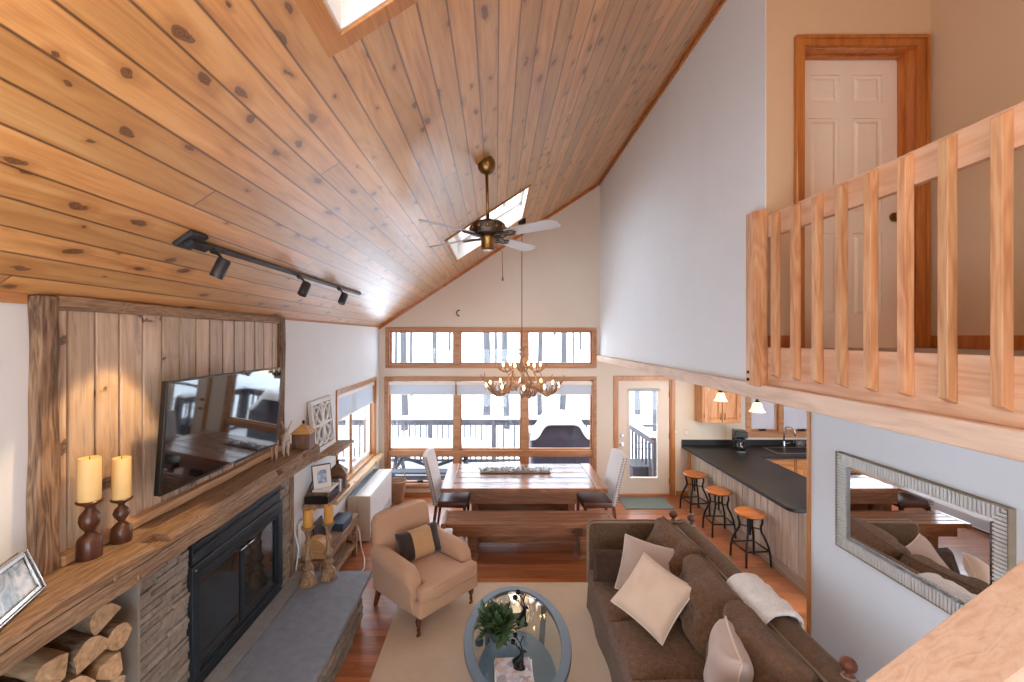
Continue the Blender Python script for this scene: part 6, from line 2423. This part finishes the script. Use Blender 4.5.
# coffee maker
cm = thing('coffee_maker', 'black drip coffee maker on the counter corner', 'coffee maker', (4.10, 7.40, CT), math.radians(-18), local=True)
MB().box(-.10, .10, -.14, .14, 0, .035).build('warming_base', M['black'], cm, bevel=.008)
MB().box(-.10, .10, .04, .14, .035, .33).build('water_tank', M['black'], cm, bevel=.012)
MB().box(-.10, .10, -.12, .14, .24, .35).build('brew_head', M['black'], cm, bevel=.018, bseg=3)
MB().lathe([(.045, .24), (.06, .21)][::-1], (0, -.04, 0), 16).build('filter_basket', M['black'], cm, smooth='auto')
cf = MB().lathe([(.055, .036), (.068, .05), (.072, .09), (.062, .13), (.048, .155), (.050, .17)], (0, -.04, 0), 20).build('carafe', M['fireglass'], cm, smooth='auto', angle=60)
MB().tube([(.05, -.07, .16), (.10, -.09, .155), (.105, -.09, .09), (.065, -.07, .06)], .009, 7).build('carafe_handle', M['black'], cf, smooth=True)
MB().box(-.05, .05, -.142, -.138, .008, .028).build('control_panel', M['steel'], cm)

# pendants
for i, (px, Y, pyb, lb) in enumerate(((720.6, 6.47, 401, 'lit frosted bell pendant in front of the oak wall cabinet'), (757.2, 5.70, 411.8, 'lit frosted bell pendant in front of the kitchen window'))):
    x, zb_ = FX(px, Y), FZ(pyb, Y)
    p = thing('pendant_light', lb, 'pendant light', (x, Y, zb_), group='pendant lights over the bar')
    mb = MB()
    po = [(.098, 0), (.082, .022), (.066, .05), (.058, .085), (.050, .11), (.030, .128)]
    pi_ = [(r - .005, z - .0) for r, z in po]
    mb.loft([[Vector((x + r * math.cos(2 * PI * k / 28), Y + r * math.sin(2 * PI * k / 28), zb_ + z)) for k in range(28)] for r, z in po + pi_[::-1]] , caps=False)
    mb.build('glass_shade', M['shade'], p, smooth=True)
    MB().lathe([(.034, .120), (.03, .135), (.016, .15), (.012, .17)], (x, Y, zb_), 16).build('socket_cap', M['iron'], p, smooth='auto')
    MB().tube([(x, Y, zb_ + .16), (x, Y, 2.41)], .005, 6).build('hanging_rod', M['iron'], p)
    MB().lathe([(.05, 2.405), (.055, 2.42)], (x, Y, 0), 18).build('ceiling_canopy', M['iron'], p)
    MB().ball((x, Y, zb_ + .07), .026, .026, .034, 12, 8).build('bulb', M['bulb'], p, smooth=True)

# bar stools
def bar_stool(x, y, rz, label):
    r = thing('bar_stool', label, 'stool', (x, y, 0), rz, group='bar stools along the counter', local=True)
    MB().lathe([(.05, .585), (.165, .588), (.178, .600), (.178, .612), (.165, .624), (.10, .622), (.0, .618)], (0, 0, 0), 32).build('seat', M['stoolw'], r, smooth='auto', angle=40)
    mb = MB()
    closed_tube(mb, [Vector((.13 * math.cos(2 * PI * k / 24), .13 * math.sin(2 * PI * k / 24), .578)) for k in range(24)], .009, 6)
    mb.build('seat_ring', M['iron'], r, smooth=True)
    mb = MB()
    mb.tube([(0, 0, .33), (0, 0, .585)], .014, 8)
    mb.build('screw_post', M['iron'], r, smooth=True)
    for k in range(4):
        a = PI / 4 + k * PI / 2
        ca, sa = math.cos(a), math.sin(a)
        q = [(.13, .578), (.135, .52), (.118, .46), (.122, .40), (.16, .33), (.198, .24), (.218, .14), (.225, .0)]
        MB().tube([(r_ * ca, r_ * sa, z_) for r_, z_ in q], .0135, 8).build('leg', M['iron'], r, smooth=True)
    for z_, rr in ((.185, .208),):
        for k in range(4):
            a0, a1 = PI / 4 + k * PI / 2, PI / 4 + (k + 1) * PI / 2
            MB().tube([(rr * math.cos(a0), rr * math.sin(a0), z_), (rr * math.cos(a1), rr * math.sin(a1), z_)], .010, 6).build('footrail', M['iron'], r, smooth=True)
    mb = MB()
    for k in range(2):
        a = PI / 4 + k * PI / 2
        mb.tube([(.12 * math.cos(a), .12 * math.sin(a), .43), (-.12 * math.cos(a), -.12 * math.sin(a), .43)], .008, 6)
    mb.build('cross_brace', M['iron'], r, smooth=True)
    return r


bar_stool(3.20, 5.54, .08, 'round wood-seated iron stool nearest the viewer at the bar')
bar_stool(3.205, 6.33, -.05, 'round wood-seated iron stool in the middle of the bar row')
bar_stool(3.205, 7.10, .1, 'round wood-seated iron stool farthest along the bar, by the glass door')

# door mat
dm = MB().box(2.13, 2.93, 7.20, 7.74, 0, .012).build('door_mat', M['mat'], base=(2.5, 7.45, 0), bevel=.003)
tag(dm, 'dark green mat on the floor before the glass door', 'mat')
# ------------------------------------------------------------------ outdoors: deck, railings, snow, trees
DZ = -.12
struct(MB().box(-5.0, 4.6, YB + .16, 10.15, DZ - .1, DZ).build('deck_floor', M['decking']))
rn = random.Random(40)
# snow lying on the deck
mb = MB()
mb.grid(lambda u, v: Vector((-4.9 + 9.4 * u, 7.99 + 2.1 * v, DZ + .06 + .04 * math.sin(u * 23) * math.sin(v * 7) + .06 * v)), 60, 16)
sn = mb.build('deck_snow', M['snow'], smooth=True)
tag(sn, 'snow lying over the deck boards outside the window', 'snow', kind='stuff')
# ground and hillside
mb = MB()
def hill(u, v):
    x = -45 + 90 * u
    y = 10.3 + 75 * v
    z = -.9 + .25 * math.sin(x * .35) * math.sin(y * .22) + (max(0, y - 23) ** 1.15) * .30
    return Vector((x, y, z))
mb.grid(hill, 60, 60)
gs = mb.build('snowy_ground', M['snow'], smooth=True)
struct(gs)
mb = MB()
mb.grid(lambda u, v: Vector((-40 + 34.5 * u, -10 + 22 * v, -.95 + .1 * math.sin(u * 20))), 10, 10)
struct(mb.build('side_ground', M['snow'], smooth=True))


def railing(name, label, p0, p1, z0, ztop, posts, nb, snow=.07):
    p0, p1 = Vector((p0[0], p0[1], 0)), Vector((p1[0], p1[1], 0))
    r = thing(name, label, 'railing', ((p0.x + p1.x) / 2, (p0.y + p1.y) / 2, z0))
    Z = Vector((0, 0, 1))
    MB().bar(p0 + Z * (ztop - .02), p1 + Z * (ztop - .02), .14, .04).build('top_rail', M['railgrey'], r)
    MB().bar(p0 + Z * (ztop - .10), p1 + Z * (ztop - .10), .04, .09).build('upper_rail', M['railgrey'], r)
    MB().bar(p0 + Z * (z0 + .12), p1 + Z * (z0 + .12), .04, .09).build('lower_rail', M['railgrey'], r)
    d = p1 - p0
    for i in range(posts):
        q = p0 + d * (i / (posts - 1))
        MB().box(q.x - .05, q.x + .05, q.y - .05, q.y + .05, z0, ztop - .04).build('post', M['railgrey'], r)
    for i in range(nb):
        q = p0 + d * ((i + .5) / nb)
        MB().box(q.x - .018, q.x + .018, q.y - .018 - .03, q.y + .018 - .03, z0 + .1, ztop - .07).build('baluster', M['railgrey'], r)
    if snow:
        mb = MB()
        n = d.normalized()
        s = Vector((-n.y, n.x, 0))
        rings = []
        for i in range(41):
            q = p0 + d * i / 40
            h = snow * (.8 + .3 * math.sin(i * .9) * math.sin(i * .37))
            rings.append([q + s * (.085 * math.cos(t)) + Z * (ztop + h * math.sin(t)) for t in [PI * k / 8 for k in range(9)]])
        mb.loft(rings)
        mb.build('snow_cap', M['snow'], r, smooth=True)
    return r


railing('deck_railing', 'grey slatted deck railing under snow, across the back of the deck', (-4.4, 10.0), (2.86, 10.0), DZ, .96, 6, 58)
railing('deck_railing', 'grey slatted side railing seen through the glass door', (2.93, 10.0), (2.93, 8.1), DZ, .96, 2, 9)
# far stair gate rails beyond the door
fr2 = thing('stair_railing', 'thin dark metal stair railing beyond the deck, seen in the glass door', 'railing', (3.6, 10.6, -.9))
mb = MB()
for z_ in (.43, .56):
    mb.tube([(2.99, 9.4, z_), (4.4, 9.4, z_)], .012, 6)
mb.build('rail', M['railgrey'], fr2)
mb = MB()
mb.box(2.99, 4.4, 9.37, 9.43, .90, .955)
mb.build('top_rail', M['railgrey'], fr2)
for i in range(12):
    MB().box(3.0 + i * .12, 3.02 + i * .12, 9.39, 9.41, DZ, .56 if i % 11 else .9).build('baluster', M['railgrey'], fr2)
sb = thing('deck_box', 'dark storage box with snow on it outside the glass door', 'storage box', (2.95, 8.6, DZ))
MB().box(2.62, 3.4, 8.42, 8.95, DZ, .30).build('box_body', plain('deck_box_dark', lin(52, 52, 60), .7, .08, 6), sb, bevel=.01)
MB().box(2.60, 3.42, 8.40, 8.97, .30, .345).build('box_lid', plain('deck_box_lid', lin(60, 60, 66), .7, .08, 6), sb, bevel=.01)

# covered grill under snow
gr = thing('covered_grill', 'big grill under a purple-grey cover heaped with snow', 'grill', (1.33, 9.0, DZ))
gx, gy = 1.31, 9.05
rings = []
for z_, hw, hd in ((DZ, .60, .34), (.2, .61, .34), (.55, .62, .35), (.78, .63, .36), (.86, .60, .34), (.90, .46, .32), (1.06, .42, .28), (1.10, .36, .22)):
    ring = []
    for i in range(32):
        a = 2 * PI * i / 32
        ca, sa = math.cos(a), math.sin(a)
        e = .28
        w = 1 + .02 * math.sin(i * 2.1 + z_ * 7)
        ring.append(Vector((gx + hw * w * abs(ca) ** e * (1 if ca > 0 else -1), gy + hd * w * abs(sa) ** e * (1 if sa > 0 else -1), z_)))
    rings.append(ring)
MB().loft(rings).build('grill_cover', M['cover'], gr, smooth='auto', angle=60)
mb = MB()
def snowtop(u, v):
    x = gx - .62 + 1.24 * u
    y = gy - .35 + .70 * v
    t = abs(2 * u - 1)
    base_z = .80 + .30 * (1 / (1 + math.exp((t - .66) * 16)))
    edge = (1 - (2 * u - 1) ** 8) * (1 - (2 * v - 1) ** 6)
    return Vector((x, y, base_z + .19 * max(0, edge) ** .6 * (1 + .15 * math.sin(9 * u) * math.sin(7 * v)) - .02))
mb.grid(snowtop, 40, 24)
def snowbot(u, v):
    p = snowtop(u, v)
    t = abs(2 * u - 1)
    p.z = .77 + .30 * (1 / (1 + math.exp((t - .66) * 16)))
    return p
mb.grid(lambda u, v: snowbot(u, 1 - v), 40, 24)
mb.build('snow_cap', M['snow'], gr, smooth=True)

# picnic table with snow
pt = thing('picnic_table', 'grey picnic table thick with snow outside the left pane', 'picnic table', (-1.2, 9.0, DZ))
MB().box(-2.35, -.28, 8.62, 9.36, .47, .52).build('tabletop', M['picnic'], pt)
for yb_ in (8.25, 9.62):
    MB().box(-2.35, -.28, yb_, yb_ + .25, .24, .28).build('seat_plank', M['picnic'], pt)
for x in (-2.0, -.62):
    mb = MB()
    mb.bar((x, 8.86, .47), (x, 8.36, DZ), .09, .05, up=(1, 0, 0)).bar((x, 9.12, .47), (x, 9.62, DZ), .09, .05, up=(1, 0, 0))
    mb.build('leg_frame', M['picnic'], pt)
    MB().box(x - .03, x + .03, 8.27, 9.85, .19, .24).build('cross_rail', M['picnic'], pt)
mb = MB()
mb.bar((-2.0, 8.99, .40), (-1.4, 8.99, .20), .06, .05).bar((-.62, 8.99, .40), (-1.2, 8.99, .20), .06, .05)
mb.box(-2.0, -.62, 8.30, 8.36, .12, .19)
mb.build('brace', M['picnic'], pt)
mb = MB()
mb.grid(lambda u, v: Vector((-2.37 + 2.11 * u, 8.60 + .78 * v, .52 + .19 * max(0, (1 - (2 * u - 1) ** 10) * (1 - (2 * v - 1) ** 6)) ** .5 * (1 + .08 * math.sin(8 * u)))), 40, 16)
mb.build('snow_cap', M['snow'], pt, smooth=True)

# trees, each trunk its own thing
rn = random.Random(77)
tl_ = [
    # px in the window, distance, radius, what it stands by
    (395.6, 27, .10, 'thin bare tree at the left edge of the high window'),
    (404, 17, .16, 'stout bare trunk behind the left end of the deck railing'),
    (411.7, 24, .10, 'thin bare trunk just right of the stout leftmost trunk'),
    (435, 25, .16, 'bare trunk in the middle of the left upper pane'),
    (444.7, 34, .07, 'slender bare tree right of the middle trunk in the left upper pane'),
    (450, 30, .09, 'slender leaning tree by the left mullion of the high window'),
    (486.5, 19, .20, 'thick pale trunk left of the chandelier, rising from the snow'),
    (495.4, 28, .11, 'thin trunk close right of the thick pale trunk'),
    (505.5, 18, .16, 'mottled trunk behind the chandelier, second from the thick pale one'),
    (519.5, 33, .08, 'slender tree by the chandelier rod'),
    (540, 22, .15, 'leaning dark trunk at the left of the right upper pane'),
    (555.5, 32, .10, 'slender tree left of the mottled trunk above the grill'),
    (563.5, 20, .17, 'dark mottled trunk behind the covered grill'),
    (573, 27, .07, 'thin short-looking trunk right of the mottled one above the grill'),
    (580.5, 30, .09, 'slender tree near the right edge of the right upper pane'),
    (587, 36, .10, 'thin tree at the right edge of the high window'),
    (637, 22, .16, 'bare trunk seen at the left of the door glass'),
    (427, 36, .09, 'faint thin tree left of centre in the left upper pane'),
    (470, 34, .09, 'faint thin tree right of the left mullion'),
    (512, 38, .10, 'faint tree behind the chandelier rod'),
    (547, 38, .08, 'faint tree between the leaning and the mottled trunks'),
    (647, 32, .09, 'thin faint tree in the middle of the door glass'),
    (655, 18, .14, 'bare trunk seen at the right of the door glass'),
]
for i, (px, Y, rad, lb) in enumerate(tl_):
    x = FX(px, Y)
    gz = -.9 + (max(0, Y - 23) ** 1.15) * .30 - .3
    r = thing('bare_tree', lb, 'tree', (x, Y, gz), group='bare trees beyond the deck')
    rad *= .8
    lean = rn.uniform(-.02, .02)
    pts, rs = [], []
    for k in range(11):
        s = k / 10
        h = 11 * s
        pts.append((x + lean * (h - 3.2) + .04 * math.sin(s * 9 + i), Y + .05 * math.sin(s * 7 + i), gz + h))
        rs.append(rad * (1.15 - .6 * s))
    MB().tube(pts, rs, 10).build('trunk', M['trunk'], r, smooth=True)
    mb = MB()
    for k in range(7):
        s = rn.uniform(.18, .7)
        q = pts[int(s * 10)]
        a = rn.uniform(0, 6.28)
        L = rn.uniform(.5, 1.3)
        p0 = Vector(q)
        p1 = p0 + Vector((math.cos(a) * L * .5, math.sin(a) * L * .5, L * .12))
        p2 = p1 + Vector((math.cos(a + .3) * L * .5, math.sin(a + .3) * L * .5, -L * .05 + rn.uniform(0, .3)))
        mb.tube([p0, p1, p2], [rad * .22, rad * .13, rad * .05], 5)
    mb.build('branches', M['trunk'], r, smooth=True)
# ------------------------------------------------------------------ camera, sky, lamps
cam = bpy.data.cameras.new('camera')
co = bpy.data.objects.new('camera', cam)
COL.objects.link(co)
co.location = (0, 0, CH)
co.rotation_euler = (PI / 2, 0, 0)
cam.sensor_fit = 'HORIZONTAL'
cam.sensor_width = 36.0
cam.lens = F / 1024 * 36.0
cam.shift_x = (512 - CX) / 1024
cam.shift_y = -(341 - CY) / 1024
cam.clip_start = .05
cam.clip_end = 400
scene.camera = co

w = bpy.data.worlds.new('overcast_sky')
scene.world = w
w.use_nodes = True
bg = w.node_tree.nodes['Background']
bg.inputs[0].default_value = (0.76, 0.88, 1.0, 1)
bg.inputs[1].default_value = 5.0


def lamp(name, typ, loc, energy, color, size=.1, rot=None):
    l = bpy.data.lights.new(name, typ)
    l.energy = energy
    l.color = color
    if typ in ('POINT', 'SPOT'):
        l.shadow_soft_size = size
    if typ == 'AREA':
        l.size = size
    o = bpy.data.objects.new(name, l)
    COL.objects.link(o)
    o.location = loc
    if rot:
        o.rotation_euler = rot
    return o


WARM = (1.0, .74, .46)
for px, Y, py in ((720.6, 6.47, 401), (757.2, 5.70, 411.8)):
    lamp('pendant_lamp', 'POINT', (FX(px, Y), Y, FZ(py, Y) - .03), 14, WARM, .05)
lamp('chandelier_lamp', 'POINT', (CHX, CHY, 2.18), 10, WARM, .25)

sp = lamp('track_spot', 'SPOT', SPOT_AT, 38, (1.0, .66, .34), .03)
sp.data.spot_size = math.radians(54)
sp.data.spot_blend = .35
sp.rotation_euler = (Vector((-2.02, 2.22, 1.85)) - SPOT_AT).to_track_quat('-Z', 'Y').to_euler()
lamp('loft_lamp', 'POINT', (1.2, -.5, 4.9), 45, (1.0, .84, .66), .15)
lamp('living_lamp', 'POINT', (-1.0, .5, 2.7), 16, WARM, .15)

scene.cycles.use_denoising = True
scene.cycles.max_bounces = 10
scene.cycles.diffuse_bounces = 6
scene.cycles.glossy_bounces = 5
scene.cycles.transparent_max_bounces = 12
scene.cycles.sample_clamp_indirect = 8.0
scene.cycles.caustics_reflective = False
scene.cycles.caustics_refractive = False
vs = scene.view_settings
vs.view_transform = 'Standard'
vs.look = 'None'
vs.exposure = 0.5
vs.gamma = 1.0
vs.use_curve_mapping = False
